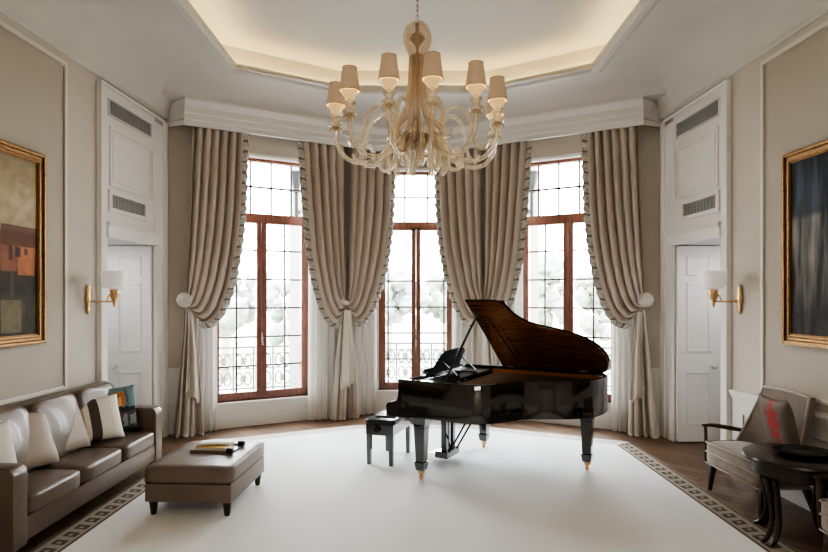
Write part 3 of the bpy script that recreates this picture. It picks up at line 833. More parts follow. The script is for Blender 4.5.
sconce(1, 'brass wall sconce with a white glass bowl beside the right doorway')

# ------------------------------------------------------------------ paintings
def paint_left():
    m, nt, b = new_mat('abstract_town_canvas'); N, L = nt.nodes, nt.links
    tc = N.new('ShaderNodeTexCoord'); sx = N.new('ShaderNodeSeparateXYZ'); L.new(tc.outputs['Generated'], sx.inputs[0])
    n = N.new('ShaderNodeTexNoise'); n.inputs['Scale'].default_value = 5; n.inputs['Detail'].default_value = 9; L.new(tc.outputs['Generated'], n.inputs['Vector'])
    z = math_node(nt, 'ADD', sx.outputs['Z'], math_node(nt, 'MULTIPLY', math_node(nt, 'SUBTRACT', n.outputs['Fac'], .5), .10))
    r = N.new('ShaderNodeValToRGB'); cr = r.color_ramp
    st = [(0, (.05, .042, .026)), (.16, (.10, .085, .05)), (.26, (.035, .03, .022)), (.36, (.06, .038, .022)), (.40, (.20, .085, .04)), (.53, (.24, .09, .04)), (.57, (.12, .06, .03)), (.605, (.40, .32, .20)), (.75, (.46, .38, .24)), (.88, (.36, .29, .17)), (1, (.30, .24, .14))]
    while len(cr.elements) < len(st): cr.elements.new(.5)
    for e, (p, cc_) in zip(cr.elements, st): e.position = p; e.color = (*cc_, 1)
    L.new(z, r.inputs[0]); out = r.outputs[0]
    def blk(y0, y1, z0, z1, col, prev):
        y = sx.outputs['Y']; zz = sx.outputs['Z']
        g = lambda a, lo, hi: math_node(nt, 'MULTIPLY', math_node(nt, 'GREATER_THAN', a, lo), math_node(nt, 'LESS_THAN', a, hi))
        mk = math_node(nt, 'MULTIPLY', g(y, y0, y1), g(zz, z0, z1))
        mx = N.new('ShaderNodeMixRGB'); L.new(math_node(nt, 'MULTIPLY', mk, .85), mx.inputs[0]); L.new(prev, mx.inputs[1]); mx.inputs[2].default_value = (*col, 1); return mx.outputs[0]
    for q in ((.80, 1, .50, .615, (.13, .055, .03)), (.89, .985, .34, .50, (.46, .17, .07)), (.80, .885, .36, .50, (.26, .10, .05)), (.875, .905, .44, .495, (.02, .02, .03)), (.84, .86, .42, .50, (.05, .035, .03)), (.925, .945, .455, .49, (.05, .04, .05)), (.80, .91, .02, .20, (.19, .155, .09)), (.93, .975, .05, .30, (.05, .045, .03)), (.85, .868, .20, .36, (.09, .07, .05)),
              (.40, .55, .39, .56, (.30, .13, .06)), (.2, .36, .36, .50, (.36, .14, .06)), (.06, .16, .40, .54, (.16, .10, .07)), (.6, .74, .36, .50, (.34, .13, .05))):
        out = blk(*q, out)
    n2 = N.new('ShaderNodeTexNoise'); n2.inputs['Scale'].default_value = 16; n2.inputs['Detail'].default_value = 10; L.new(tc.outputs['Generated'], n2.inputs['Vector'])
    mx = N.new('ShaderNodeMixRGB'); mx.blend_type = 'OVERLAY'; mx.inputs[0].default_value = .45; L.new(out, mx.inputs[1]); L.new(n2.outputs['Fac'], mx.inputs[2])
    L.new(mx.outputs[0], b.inputs['Base Color']); b.inputs['Roughness'].default_value = .5; b.inputs['Specular IOR Level'].default_value = .2
    return m
def paint_right():
    m, nt, b = new_mat('dark_misty_canvas'); N, L = nt.nodes, nt.links
    tc = N.new('ShaderNodeTexCoord'); sx = N.new('ShaderNodeSeparateXYZ'); L.new(tc.outputs['Generated'], sx.inputs[0])
    r = N.new('ShaderNodeValToRGB'); cr = r.color_ramp
    st = [(0, (.03, .026, .02)), (.12, (.03, .027, .024)), (.25, (.09, .08, .068)), (.45, (.14, .125, .11)), (.66, (.13, .12, .11)), (.69, (.035, .04, .05)), (.82, (.035, .046, .066)), (1, (.025, .028, .04))]
    while len(cr.elements) < len(st): cr.elements.new(.5)
    for e, (p, cc_) in zip(cr.elements, st): e.position = p; e.color = (*cc_, 1)
    n = N.new('ShaderNodeTexNoise'); n.inputs['Scale'].default_value = 5; n.inputs['Detail'].default_value = 8; L.new(tc.outputs['Generated'], n.inputs['Vector'])
    L.new(math_node(nt, 'ADD', sx.outputs['Z'], math_node(nt, 'MULTIPLY', math_node(nt, 'SUBTRACT', n.outputs['Fac'], .5), .06)), r.inputs[0])
    mp_ = N.new('ShaderNodeMapping'); mp_.inputs['Scale'].default_value = (1, 14, 1.3); L.new(tc.outputs['Generated'], mp_.inputs[0])
    n2 = N.new('ShaderNodeTexNoise'); n2.inputs['Scale'].default_value = 1.6; n2.inputs['Detail'].default_value = 8; L.new(mp_.outputs[0], n2.inputs['Vector'])
    mx = N.new('ShaderNodeMixRGB'); mx.blend_type = 'OVERLAY'; mx.inputs[0].default_value = .9; L.new(r.outputs[0], mx.inputs[1])
    rr = N.new('ShaderNodeValToRGB'); rr.color_ramp.elements[0].position = .35; rr.color_ramp.elements[1].position = .62; L.new(n2.outputs['Fac'], rr.inputs[0])
    L.new(rr.outputs[0], mx.inputs[2]); L.new(mx.outputs[0], b.inputs['Base Color']); b.inputs['Roughness'].default_value = .5; b.inputs['Specular IOR Level'].default_value = .2
    return m
def painting(sd, m, label):
    Y0, Y1, z0, z1 = 2.75, 4.875, 1.36, 2.985; yc = (Y0 + Y1) / 2
    o = empty('framed_painting', (sd * WX(yc), yc, z0), label=label, cat='painting')
    inv = Matrix.Translation(o.location).inverted()
    def W(mb): mb.v = [tuple(inv @ Vector(p)) for p in mb.v]; return mb
    f = MB(); wframe(f, sd, Y0, Y1, z0, z1, .025, .065, .006); wframe(f, sd, Y0 + .025, Y1 - .025, z0 + .025, z1 - .025, .035, .048, .006); wframe(f, sd, Y0 + .058, Y1 - .058, z0 + .058, z1 - .058, .016, .056, .006)
    W(f).build('frame', M['gold'], o, bevel=.008)
    l = MB(); wframe(l, sd, Y0 + .072, Y1 - .072, z0 + .072, z1 - .072, .014, .045, .006); W(l).build('inner_slip', M['golddark'], o)
    cv = MB(); wbox(cv, sd, Y0 + .08, Y1 - .08, .01, .035, z0 + .08, z1 - .08); W(cv).build('canvas', m, o)
painting(-1, paint_left(), 'gilt framed abstract painting in cream, orange and brown on the left wall')
painting(1, paint_right(), 'gilt framed dark blue grey painting with pale streaks on the right wall')

# ------------------------------------------------------------------ cushions
def soft_box(w, d, h, seg=8, bulge=.03, rnd=5.):
    """rounded, slightly bulging upholstery block, base at z=0, centred in x,y"""
    bm = bmesh.new(); bmesh.ops.create_cube(bm, size=2)
    bmesh.ops.subdivide_edges(bm, edges=bm.edges, cuts=seg, use_grid_fill=True)
    mb = MB()
    for v in bm.verts:
        x, y, z = v.co
        q = (abs(x) ** rnd + abs(y) ** rnd + abs(z) ** rnd) ** (1 / rnd); mx = max(abs(x), abs(y), abs(z)); s = mx / q if q else 1
        X, Y, Z = x * s, y * s, z * s
        Z += bulge / h * 2 * (1 - x * x) * (1 - y * y) * (1 if z > 0 else 0)
        mb.v.append((X * w / 2, Y * d / 2, (Z + 1) * h / 2))
    bm.verts.index_update()
    for f in bm.faces: mb.face([v.index for v in f.verts])
    bm.free(); return mb

def pillow_mb(w, h, t, n=20, ear=.07):
    """throw cushion standing in the x-z plane, thickness along y"""
    mb = MB()
    for sg in (1, -1):
        rows = []
        for i in range(n + 1):
            row = []
            for k in range(n + 1):
                x, z = 2 * k / n - 1, 2 * i / n - 1
                th = max(0, (1 - x ** 4) * (1 - z ** 4)) ** .55 * (1 - .18 * (x * x + z * z) / 2)
                px = x * (1 - ear * (1 - abs(z) ** 2.0) * abs(x) ** 3); pz = z * (1 - ear * (1 - abs(x) ** 2.0) * abs(z) ** 3)
                row.append((px * w / 2, sg * th * t / 2, (pz + 1) * h / 2))
            rows.append(row)
        mb.grid(rows)
    return mb

def pillow(loc, rz, tilt, size, m, label, roll=0, group='throw pillows on the sofa', name='throw_pillow'):
    o = pillow_mb(*size).build(name, m, None, smooth=180, label=label, cat='pillow', group=group)
    o.matrix_world = Matrix.Translation(loc) @ Matrix.Rotation(rz, 4, 'Z') @ Matrix.Rotation(tilt, 4, 'X') @ Matrix.Rotation(roll, 4, 'Y')
    return o

# ------------------------------------------------------------------ sofa
SX, SY0, SY1 = -2.555, 3.57, 5.69     # front plane, ends
sofa = empty('sofa', (-2.92, (SY0 + SY1) / 2, 0), label='long taupe leather sofa against the left wall', cat='sofa')
def lo(o, mb): mb.v = [(x - o.location.x, y - o.location.y, z - o.location.z) for x, y, z in mb.v]; return mb
DEP = .64; XB = SX - DEP
t = MB(); t.box(XB + .02, SX - .012, SY0 + .13, SY1 - .13, .14, .30); lo(sofa, t).build('base', M['leather'], sofa, bevel=.012, smooth=40)
for y0, y1 in ((SY0, SY0 + .14), (SY1 - .14, SY1)):
    a = MB(); pts = [(SX + .0, .12), (SX + .0, .58)] + [(SX - .06 + .06 * cos(R(q)), .60 + .06 * sin(R(q))) for q in range(0, 91, 30)] + [(XB + .06, .675), (XB, .65), (XB, .12)]
    a.prism(pts, y0, y1, lambda v: Vector((v.x, v.z, v.y))); lo(sofa, a).build('arm', M['leather'], sofa, bevel=.022, smooth=50)
bk = MB(); pts = [(XB + .20, .14), (XB + .12, .86), (XB + .095, .91), (XB + .05, .92), (XB, .88), (XB, .14)]
bk.prism(pts, SY0 + .02, SY1 - .02, lambda v: Vector((v.x, v.z, v.y))); lo(sofa, bk).build('back', M['leather'], sofa, bevel=.02, smooth=50)
yi0, yi1 = SY0 + .145, SY1 - .145; cw = (yi1 - yi0) / 3
for i in range(3):
    yc = yi0 + cw * (i + .5)
    s = soft_box(DEP - .13, cw - .008, .145, 8, .016, 9); s.v = [(x + SX - (DEP - .13) / 2 + .012, y + yc, z + .295) for x, y, z in s.v]
    lo(sofa, s).build('seat_cushion', M['leather'], sofa, smooth=180)
for i in range(3):
    yc = yi0 + cw * (i + .5)
    s = soft_box(.50, cw - .012, .14, 8, .03, 6)
    T = Matrix.Translation((XB + .225, yc, .43)) @ Matrix.Rotation(R(78), 4, 'Y') @ Matrix.Translation((-.25, 0, -.02))
    s.v = [tuple(T @ Vector(p)) for p in s.v]
    lo(sofa, s).build('back_cushion', M['leather'], sofa, smooth=180)
for x in (SX - .07, XB + .07):
    for y in (SY0 + .08, SY1 - .08):
        f = MB(); f.taper((x, y, .023 if x > -2.7 else 0), .04, .04, (x, y, .14), .06, .06); lo(sofa, f).build('foot', M['darkwood'], sofa)
SEAT = .455
M['stripe'] = bands('cream_cushion_brown_band', [(0, (.50, .42, .32)), (.20, (.62, .57, .48)), (.30, (.075, .055, .04)), (.50, (.66, .62, .54)), (.72, (.58, .53, .45)), (.735, (.68, .645, .57))], 'X')
M['stripe2'] = bands('cream_cushion_dark_edge', [(0, (.16, .12, .10)), (.42, (.07, .055, .045)), (.5, (.62, .60, .53))], 'X')
def blocks_mat(name, base, blocks, rough=.85):
    m, nt, b = new_mat(name); N, L = nt.nodes, nt.links
    tc = N.new('ShaderNodeTexCoord'); sx = N.new('ShaderNodeSeparateXYZ'); L.new(tc.outputs['Generated'], sx.inputs[0])
    n = N.new('ShaderNodeTexNoise'); n.inputs['Scale'].default_value = 12; L.new(tc.outputs['Generated'], n.inputs['Vector'])
    w = math_node(nt, 'MULTIPLY', math_node(nt, 'SUBTRACT', n.outputs['Fac'], .5), .12)
    x = math_node(nt, 'ADD', sx.outputs['X'], w); z = math_node(nt, 'ADD', sx.outputs['Z'], w); out = None
    g = lambda a, lo, hi: math_node(nt, 'MULTIPLY', math_node(nt, 'GREATER_THAN', a, lo), math_node(nt, 'LESS_THAN', a, hi))
    for x0, x1, z0, z1, col in blocks:
        mx = N.new('ShaderNodeMixRGB'); L.new(math_node(nt, 'MULTIPLY', g(x, x0, x1), g(z, z0, z1)), mx.inputs[0])
        if out: L.new(out, mx.inputs[1])
        else: mx.inputs[1].default_value = (*base, 1)
        mx.inputs[2].default_value = (*col, 1); out = mx.outputs[0]
    L.new(out, b.inputs['Base Color']); b.inputs['Roughness'].default_value = rough; return m
def patch_mat():
    teal, blk, org, red, gry = (.13, .20, .20), (.025, .025, .028), (.42, .14, .05), (.17, .045, .045), (.22, .24, .23)
    return blocks_mat('teal_orange_patchwork', (.05, .05, .055), [(0, 1, .52, .97, teal), (.40, .66, .55, .86, org), (.47, .58, .55, .74, (.5, .30, .14)), (.70, .73, .5, 1, (.05, .09, .09)), (0, 1, .42, .53, blk), (.08, .92, .08, .42, (.07, .065, .065)), (.12, .26, .10, .38, red), (.40, .54, .10, .40, red), (.58, .68, .12, .36, gry), (.74, .9, .14, .36, gry), (.0, .1, .5, 1., blk)])
M['patch'] = patch_mat()

# ------------------------------------------------------------------ ottoman
ot = empty('ottoman', (-1.765, 4.83, RZ), R(-3.0), label='low taupe leather ottoman with dark feet on the white carpet', cat='ottoman')
w, d = .71, .84
t = soft_box(w, d, .128, 8, .004, 30); t.v = [(x, y, z + .262) for x, y, z in t.v]; t.build('top_cushion', M['otto'], ot, smooth=180)
t = MB(); t.box(-w / 2 + .006, w / 2 - .006, -d / 2 + .006, d / 2 - .006, .11, .258); t.build('base', M['otto'], ot, bevel=.014, smooth=40)
t = MB(); t.box(-w / 2 + .012, w / 2 - .012, -d / 2 + .012, d / 2 - .012, .250, .268); t.build('seam_shadow_gap', M['darkwood'], ot)
for x in (-1, 1):
    for y in (-1, 1):
        f = MB(); f.lathe([(.018, 0), (.022, .01), (.034, .10), (.038, .115)], 14, Matrix.Translation((x * (w / 2 - .055), y * (d / 2 - .055), 0))); f.build('foot', M['darkwood'], ot, smooth=40)

# tray with papers and a book
OTZ = RZ + .3945
TRX, TRY = -1.72, 4.93
tr = empty('tray', (TRX, TRY, OTZ), R(-6), label='thin dark tray with two black roller ends lying on the ottoman', cat='tray')
t = MB(); t.box(-.20, .17, -.13, .15, 0, .010); t.build('tray_base', M['trayt'], tr, bevel=.003)
for y in (-.118, .125):
    t = MB(); t.tube([(-.20, y, .016), (.15, y, .016)], .008, 8); t.build('rail', M['trayt'], tr, smooth=40)
    t = MB(); t.tube([(.13, y, .026), (.185, y, .026)], .024, 14); t.build('roller_end', M['blacksatin'], tr, smooth=40)
bk = empty('book', (TRX - .02, TRY + .015, OTZ + .0105), R(-4), label='ochre covered book lying on the tray on the ottoman', cat='book')
t = MB(); t.box(-.15, .12, -.095, .10, 0, .004); t.box(-.15, .12, -.095, .10, .026, .030); t.box(-.152, -.148, -.095, .10, 0, .030); t.build('cover', M['ochre'], bk, bevel=.001)
t = MB(); t.box(-.147, .116, -.091, .096, .004, .026); t.build('pages', M['paper'], bk)
mg = MB(); n_ = 10; rows = [[(-.15 + .29 * k / n_, y, .002 + .010 * sin(PI * k / n_)) for k in range(n_ + 1)] for y in (-.07, .11)]
mg.grid(rows); o = mg.build('magazine', M['paper'], None, smooth=180, solid=.003, label='white magazine lying open on top of the ochre book', cat='magazine'); o.location = (TRX - .035, TRY + .03, OTZ + .043); o.rotation_euler = (0, 0, R(5))

# ------------------------------------------------------------------ piano
PYAW = R(-30)
pn = empty('grand_piano', (.43, 5.92, RZ), PYAW, label='black lacquered grand piano with raised lid on the white carpet', cat='piano')
# local x = towards the tail, local y = towards the far straight side
OUTL = [(-.236, -.75), (.0, -.75), (.25, -.75), (.45, -.745), (.58, -.715), (.68, -.63), (.77, -.47), (.86, -.335), (.97, -.245), (1.1, -.175), (1.22, -.10), (1.33, .0), (1.41, .12), (1.455, .27), (1.465, .45), (1.44, .60), (1.39, .70), (1.30, .745), (1.15, .75), (.6, .75), (.0, .75), (-.236, .75)]
FL = 4
BENT = [(p.x, p.y) for p in smoothpath([Vector((x, y, 0)) for x, y in OUTL[1:-1]], FL)]
ZB, ZT = .62 - RZ, .97 - RZ
case_out = [OUTL[0]] + BENT + [OUTL[-1]]
def inset(P, d):
    out = []
    for i, p in enumerate(P):
        a = Vector(P[max(i - 1, 0)]); b = Vector(P[min(i + 1, len(P) - 1)]); tg = (b - a).normalized(); out.append((p[0] - tg.y * d, p[1] + tg.x * d))
    return out
case_in = inset(case_out, .045)
rim = MB(); rows = []
for (po, z) in ((case_out, ZB), (case_out, ZB + .01), (case_out, ZT - .008), (inset(case_out, .006), ZT), (inset(case_out, .038), ZT), (case_in, ZT - .008), (case_in, ZB + .2)):
    rows.append([(x, y, z) for x, y in po])
rim.grid(rows); rim.build('rim', M['black'], pn, smooth=40)
bt = MB(); bt.prism(inset(case_out, .002), ZB - .002, ZB + .03); bt.build('bottom_board', M['blacksatin'], pn)
sb = MB(); sb.prism([p for p in inset(case_out, .044) if p[0] > .1] , ZT - .14, ZT - .115); sb.build('soundboard', M['sound'], pn)
pl = MB(); pl.prism([(x, y) for x, y in inset(case_out, .10) if x > .16], ZT - .10, ZT - .075); pl.build('iron_plate', M['plate'], pn, bevel=.005)
st = MB()
for i in range(46):
    f_ = i / 45; y0 = .60 - 1.2 * f_; x1 = 1.28 - .75 * f_ ** 1.2; y1 = .62 - 1.05 * f_
    st.tube([(.22, y0, ZT - .06), (x1, y1, ZT - .06)], .0016, 4)
st.build('strings', M['chain'], pn)
rl = MB(); rl.sweep([p for p in inset(case_out, .045) if p[0] > .12], [(0, ZT - .075), (.03, ZT - .075), (.03, ZT - .03), (0, ZT - .03)], 1); rl.build('inner_rim_rail', M['sound'], pn, smooth=40)
# key bed, cheeks, keys
kb = MB(); kb.box(-.375, .05, -.745, .745, ZB - .02, ZB + .065); kb.build('key_bed', M['black'], pn, bevel=.006)
for y0, y1 in ((-.75, -.64), (.64, .75)):
    a = MB(); pts = [(-.379, ZB - .02), (-.379, .70 - RZ), (-.372, .722 - RZ), (-.35, .738 - RZ), (-.30, .748 - RZ), (-.262, .765 - RZ), (-.245, .80 - RZ), (-.24, .86 - RZ), (-.245, ZT), (-.20, ZT), (-.20, ZB - .02)]
    a.prism(pts, y0, y1, lambda v: Vector((v.x, v.z, v.y))); a.build('arm_cheek', M['black'], pn, bevel=.004)
ks = MB(); ks.box(-.365, -.345, -.64, .64, ZB + .06, ZB + .10); ks.build('key_slip', M['black'], pn)
ky = MB()
for i in range(52): y = -.61 + i * (1.22 / 52); ky.box(-.345, -.20, y + .0006, y + .0229, ZB + .065, ZB + .112)
ky.build('white_keys', M['ivory'], pn, kind='stuff')
kk = MB()
for i in range(51):
    if i % 7 in (2, 6): continue
    y = -.61 + (i + 1) * (1.22 / 52); kk.box(-.295, -.20, y - .006, y + .006, ZB + .112, ZB + .124)
kk.build('black_keys', M['blacksatin'], pn, kind='stuff')
fb = MB(); fb.prism([(-.215, ZB + .10), (-.19, ZB + .10), (-.16, ZT - .005), (-.175, ZT)], -.64, .64, lambda v: Vector((v.x, v.z, v.y))); fb.build('fallboard', M['black'], pn)
cs = MB(); cs.box(-.175, .16, -.70, .70, ZT - .05, ZT - .03); cs.build('action_cover', M['blacksatin'], pn)
# music desk
md = MB(); Td = Matrix.Translation((-.13, .0, ZT + .002)) @ Matrix.Rotation(R(30), 4, 'Y')
prof_d = [(-.36, 0), (-.36, .03), (-.33, .06), (-.30, .10), (-.27, .24), (-.20, .275), (0, .285), (.20, .275), (.27, .24), (.30, .10), (.33, .06), (.36, .03), (.36, 0)]
md.prism([(y, z) for y, z in prof_d], -.008, .008, lambda v: Td @ Vector((v.z, v.x, v.y))); md = md.build('music_desk', M['desk'], pn, bevel=.002)
ls = MB(); ls.box(-.055, .01, -.36, .36, -.012, .008, Td); ls.box(-.06, -.05, -.36, .36, -.012, .03, Td); ls.build('desk_ledge', M['black'], md)
for y in (-.24, .24):
    s = MB(); s.tube([Td @ Vector((.0, y, .17)), Vector((.14, y, ZT + .0))], .007, 6); s.build('desk_strut', M['blacksatin'], md)
for y in (-.22, .22):
    s = MB(); s.tube([Vector((-.17, y, ZT - .02)), Vector((.16, y, ZT - .02))], .008, 6); s.build('desk_runner', M['blacksatin'], md)
# lid
LA = R(31); HZ = ZT + .006; HY_ = .72
def lidT(v):   # v = (x along, distance from hinge, thickness)
    return Vector((v.x, HY_ - v.y * cos(LA) - v.z * sin(LA), HZ + v.y * sin(LA) - v.z * cos(LA) + .0))
LO = [(p.x, .75 - p.y) for p in smoothpath([Vector((x, y, 0)) for x, y in [(.385, -.70), (.50, -.70), (.66, -.695), (.725, -.64), (.765, -.47), (.83, -.345), (.93, -.26), (1.07, -.20), (1.2, -.13), (1.32, -.03), (1.41, .10), (1.463, .26), (1.475, .45), (1.45, .61), (1.40, .71), (1.31, .75), (1.15, .755), (.6, .755), (.28, .755)]], FL)]
ld = MB(); ld.prism(LO, 0, .018, lidT); ld = ld.build('lid', [M['lidwood']], pn, bevel=.003)
ed = MB(); ed.sweep(LO, [(0, 0), (.02, 0), (.02, 1), (0, 1), (0, 0)], 1, True)
ed.v = [tuple(lidT(Vector((x, y, -.004 + z * .006)))) for x, y, z in ed.v]; ed.build('lid_top_face_edge', M['black'], ld)
tp = MB(); tp.prism(LO, -.004, -.0005, lidT); tp.build('lid_top', M['black'], ld)
fp = MB(); fp.box(.42, .74, .03, 1.42, -.026, -.006, lidT); fp.build('front_flap', M['black'], ld, bevel=.004)
bt1 = MB(); bt1.box(.47, .50, .15, 1.15, .018, .030, lidT); bt1.box(.55, .57, .35, 1.0, .018, .028, lidT); bt1.build('lid_batten', M['lidwood'], ld)
bt2 = MB(); bt2.tube([lidT(Vector((.48, .62, .03))), lidT(Vector((.80, .70, .035))), lidT(Vector((1.20, .50, .03)))], .008, 6); bt2.build('lid_rod', M['lidwood'], ld)
for x in (.36, 1.18):
    h = MB(); h.box(x - .04, x + .04, HY_ - .04, HY_ + .006, ZT - .002, ZT + .02); h.tube([(x - .045, HY_ + .004, HZ), (x + .045, HY_ + .004, HZ)], .008, 8); h.build('lid_hinge', M['brass'], pn)
pr = MB(); pr.tube([Vector((.23, -.70, ZT - .01)), lidT(Vector((.46, 1.31, .02)))], .012, 8); pr.build('lid_prop', M['blacksatin'], pn, smooth=40)
# legs
def pleg(x, y):
    L = MB()
    L.taper((x, y, ZB), .17, .17, (x, y, ZB - .07), .15, .15); L.taper((x, y, ZB - .07), .118, .118, (x, y, ZB - .10), .118, .118)
    L.taper((x, y, .165), .085, .085, (x, y, ZB - .10), .112, .112); L.taper((x, y, .115), .092, .092, (x, y, .165), .108, .108); L.taper((x, y, .085), .080, .080, (x, y, .115), .092, .092)
    L = L.build('leg', M['black'], pn, bevel=.006)
    c = MB(); c.lathe([(.018, .085), (.034, .083), (.034, .055), (.02, .05)], 14, Matrix.Translation((x, y, 0))); c.tube([(x - .014, y, .024), (x + .014, y, .024)], .024, 16); c.build('caster', M['brass'], L, smooth=40)
pleg(-.03, -.665); pleg(.055, .665); pleg(1.28, .41)
# pedal lyre
ly = MB(); LX = -.075
for y in (-.085, .085): ly.taper((LX, y, .12), .06, .06, (LX, y, ZB), .06, .06)
ly.box(LX - .03, LX + .03, -.11, .11, ZB - .05, ZB); ly.box(LX - .02, LX + .02, -.03, .03, .12, ZB - .02)
ly.box(LX - .085, LX + .06, -.15, .15, .055, .125); ly = ly.build('pedal_lyre', M['black'], pn, bevel=.008)
for y in (-.07, 0, .07):
    p = MB(); p.prism([(LX - .08, y - .012), (LX - .17, y - .02), (LX - .195, y), (LX - .17, y + .02), (LX - .08, y + .012)], .07, .08); p.build('pedal', M['brass'], ly)
for y in (-.09, .09):
    p = MB(); p.tube([(LX + .04, y, .09), (.26, y * 1.1, ZB)], .010, 8); p.build('lyre_brace', M['blacksatin'], ly, smooth=40)

# ------------------------------------------------------------------ bench
bn = empty('piano_bench', (-.265, 6.05, RZ), R(-18), label='black lacquered piano bench with padded top in front of the keyboard', cat='bench')
bw, bl = .30, .60
for x in (-1, 1):
    for y in (-1, 1):
        f = MB(); f.taper((x * (bw / 2 - .028), y * (bl / 2 - .03), 0), .040, .040, (x * (bw / 2 - .028), y * (bl / 2 - .03), .40), .052, .052); f.build('leg', M['black'], bn, bevel=.004)
t = MB(); t.box(-bw / 2, bw / 2, -bl / 2, bl / 2, .31, .425); t.build('apron', M['black'], bn, bevel=.006)
t = soft_box(bw + .02, bl + .02, .05, 8, .012, 10); t.v = [(x, y, z + .425) for x, y, z in t.v]; t.build('seat_pad', mat('black_leather_pad', (.02, .02, .022), .28), bn, smooth=180)
t = MB(); t.lathe([(.02, 0), (.03, .008), (.03, .026), (.012, .03)], 16, Matrix.Translation((-.02, -bl / 2, .375)) @ Matrix.Rotation(R(90), 4, 'X')); t.build('height_knob', M['blacksatin'], bn, smooth=40)
o = MB(); o.box(-.10, .11, -.14, .10, 0, .008); o = o.build('music_book', mat('glossy_pale_cover', (.42, .43, .44), .2), None, bevel=.002, label='pale music book lying on the piano bench', cat='book'); o.location = (-.275, 6.0, RZ + .4795 + .009); o.rotation_euler = (0, 0, R(-12))

# ------------------------------------------------------------------ armchairs
def flower_mat():
    m, nt, b = new_mat('taupe_cushion_red_flower'); N, L = nt.nodes, nt.links
    tc = N.new('ShaderNodeTexCoord'); sx = N.new('ShaderNodeSeparateXYZ'); L.new(tc.outputs['Generated'], sx.inputs[0])
    n = N.new('ShaderNodeTexNoise'); n.inputs['Scale'].default_value = 7; n.inputs['Detail'].default_value = 6; L.new(tc.outputs['Generated'], n.inputs['Vector'])
    sq = lambda a, c_, r_: math_node(nt, 'POWER', math_node(nt, 'DIVIDE', math_node(nt, 'ABSOLUTE', math_node(nt, 'SUBTRACT', a, c_)), r_), 2)
    e = math_node(nt, 'ADD', sq(sx.outputs['X'], .47, .21), sq(sx.outputs['Z'], .60, .36))
    n.inputs['Scale'].default_value = 9
    k = math_node(nt, 'GREATER_THAN', math_node(nt, 'SUBTRACT', n.outputs['Fac'], math_node(nt, 'MULTIPLY', e, .20)), .35)
    k = math_node(nt, 'MULTIPLY', k, math_node(nt, 'LESS_THAN', e, 1.1))
    mx = N.new('ShaderNodeMixRGB'); L.new(k, mx.inputs[0]); mx.inputs[1].default_value = (.19, .155, .125, 1); mx.inputs[2].default_value = (.42, .055, .05, 1)
    L.new(mx.outputs[0], b.inputs['Base Color']); b.inputs['Roughness'].default_value = .7
    return m
M['flower'] = flower_mat()
def armchair(label):
    # local: faces -x, centre of seat at origin, far side +y
    o = empty('armchair', (0, 0, 0), label=label, cat='chair', group='taupe armchairs on the right')
    hw = .38; x0, x1 = -.30, .14
    s = soft_box(x1 - x0, 2 * hw, .20, 8, .014, 14); s.v = [(x + (x0 + x1) / 2, y, z + .245) for x, y, z in s.v]; s.build('seat', M['chairfab'], o, smooth=180)
    for z in (.25, .352, .438):
        p = MB(); e = .002
        p.tube([(x1, -hw - e, z), (x0 + .02, -hw - e, z), (x0 - e, -hw + .02, z), (x0 - e, hw - .02, z), (x0 + .02, hw + e, z), (x1, hw + e, z)], .006, 6); p.build('piping', M['piping'], o, smooth=180)
    for y in (-1, 1):
        f = MB(); f.taper((x0 + .03, y * (hw - .03), 0), .028, .028, (x0 + .05, y * (hw - .05), .25), .055, .055); f.build('leg', M['legwood'], o, bevel=.006)
        f = MB(); f.taper((x1 + .05, y * (hw - .04), 0), .028, .028, (x1 - .03, y * (hw - .05), .25), .055, .055); f.build('leg', M['legwood'], o, bevel=.006)
        a = MB(); pth = smoothpath([(x0 - .005, y * (hw + .02), .578), (x0 + .10, y * (hw + .025), .576), (x0 + .24, y * (hw + .02), .553), (x0 + .37, y * (hw + .005), .535), (x1 + .03, y * hw, .56)], 6)
        n_ = len(pth); a.tube(pth, [.018 + .016 * sin(PI * min(1, i / n_ * 1.1)) for i in range(n_)], 10, squash=.6); a.build('armrest', M['legwood'], o, smooth=180)
        a = MB(); a.tube([(x0 + .025, y * (hw + .01), .25), (x0 + .02, y * (hw + .02), .57)], [.017, .015], 8); a.build('arm_post', M['legwood'], o, smooth=180)
    # scooped back with piped edge
    rows = []; NZ, NY = 14, 14
    for sg in (0, 1):
        rr = []
        for i in range(NZ + 1):
            r = i / NZ; z = .40 + .56 * r; row = []
            for k in range(NY + 1):
                t = 2 * k / NY - 1; wdt = hw * (1.02 - .30 * r ** .8) 
                lean = .085 + .10 * r ** 1.3
                wing = -.10 * abs(t) ** 3 * (1 - r) ** 1.5
                row.append((lean + wing + sg * .055, t * wdt, z - .015 * t * t * r))
            rr.append(row)
        rows.append(rr)
    b = MB(); b.grid(rows[0]); b.grid(rows[1])
    for e in (0, -1):
        b.grid([[r[e] for r in rows[0]], [r[e] for r in rows[1]]])
        b.grid([rows[0][e], rows[1][e]])
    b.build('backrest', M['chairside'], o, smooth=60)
    p = MB(); ring = [r[0] for r in rows[0]] + rows[0][-1][1:-1] + [r[-1] for r in rows[0]][::-1]; p.tube(ring, .010, 6); p.build('back_piping', M['piping'], o, smooth=180)
    return o
ch1 = armchair('taupe armchair with a red flower cushion behind the round dark table')
ch1.location = (2.985, 4.775, .0); ch1.rotation_euler = (0, 0, R(3))
ch2 = copy_tree(ch1); ch2.location = (2.93, 3.27, 0); ch2.rotation_euler = (0, 0, 0); ch2['label'] = 'taupe armchair at the right edge of the photo in front of the round table'
pc = pillow((3.035, 4.55, .462), R(90), R(-14), (.38, .50, .12), M['flower'], 'taupe cushion with red embroidered flowers on the far armchair', group=None)

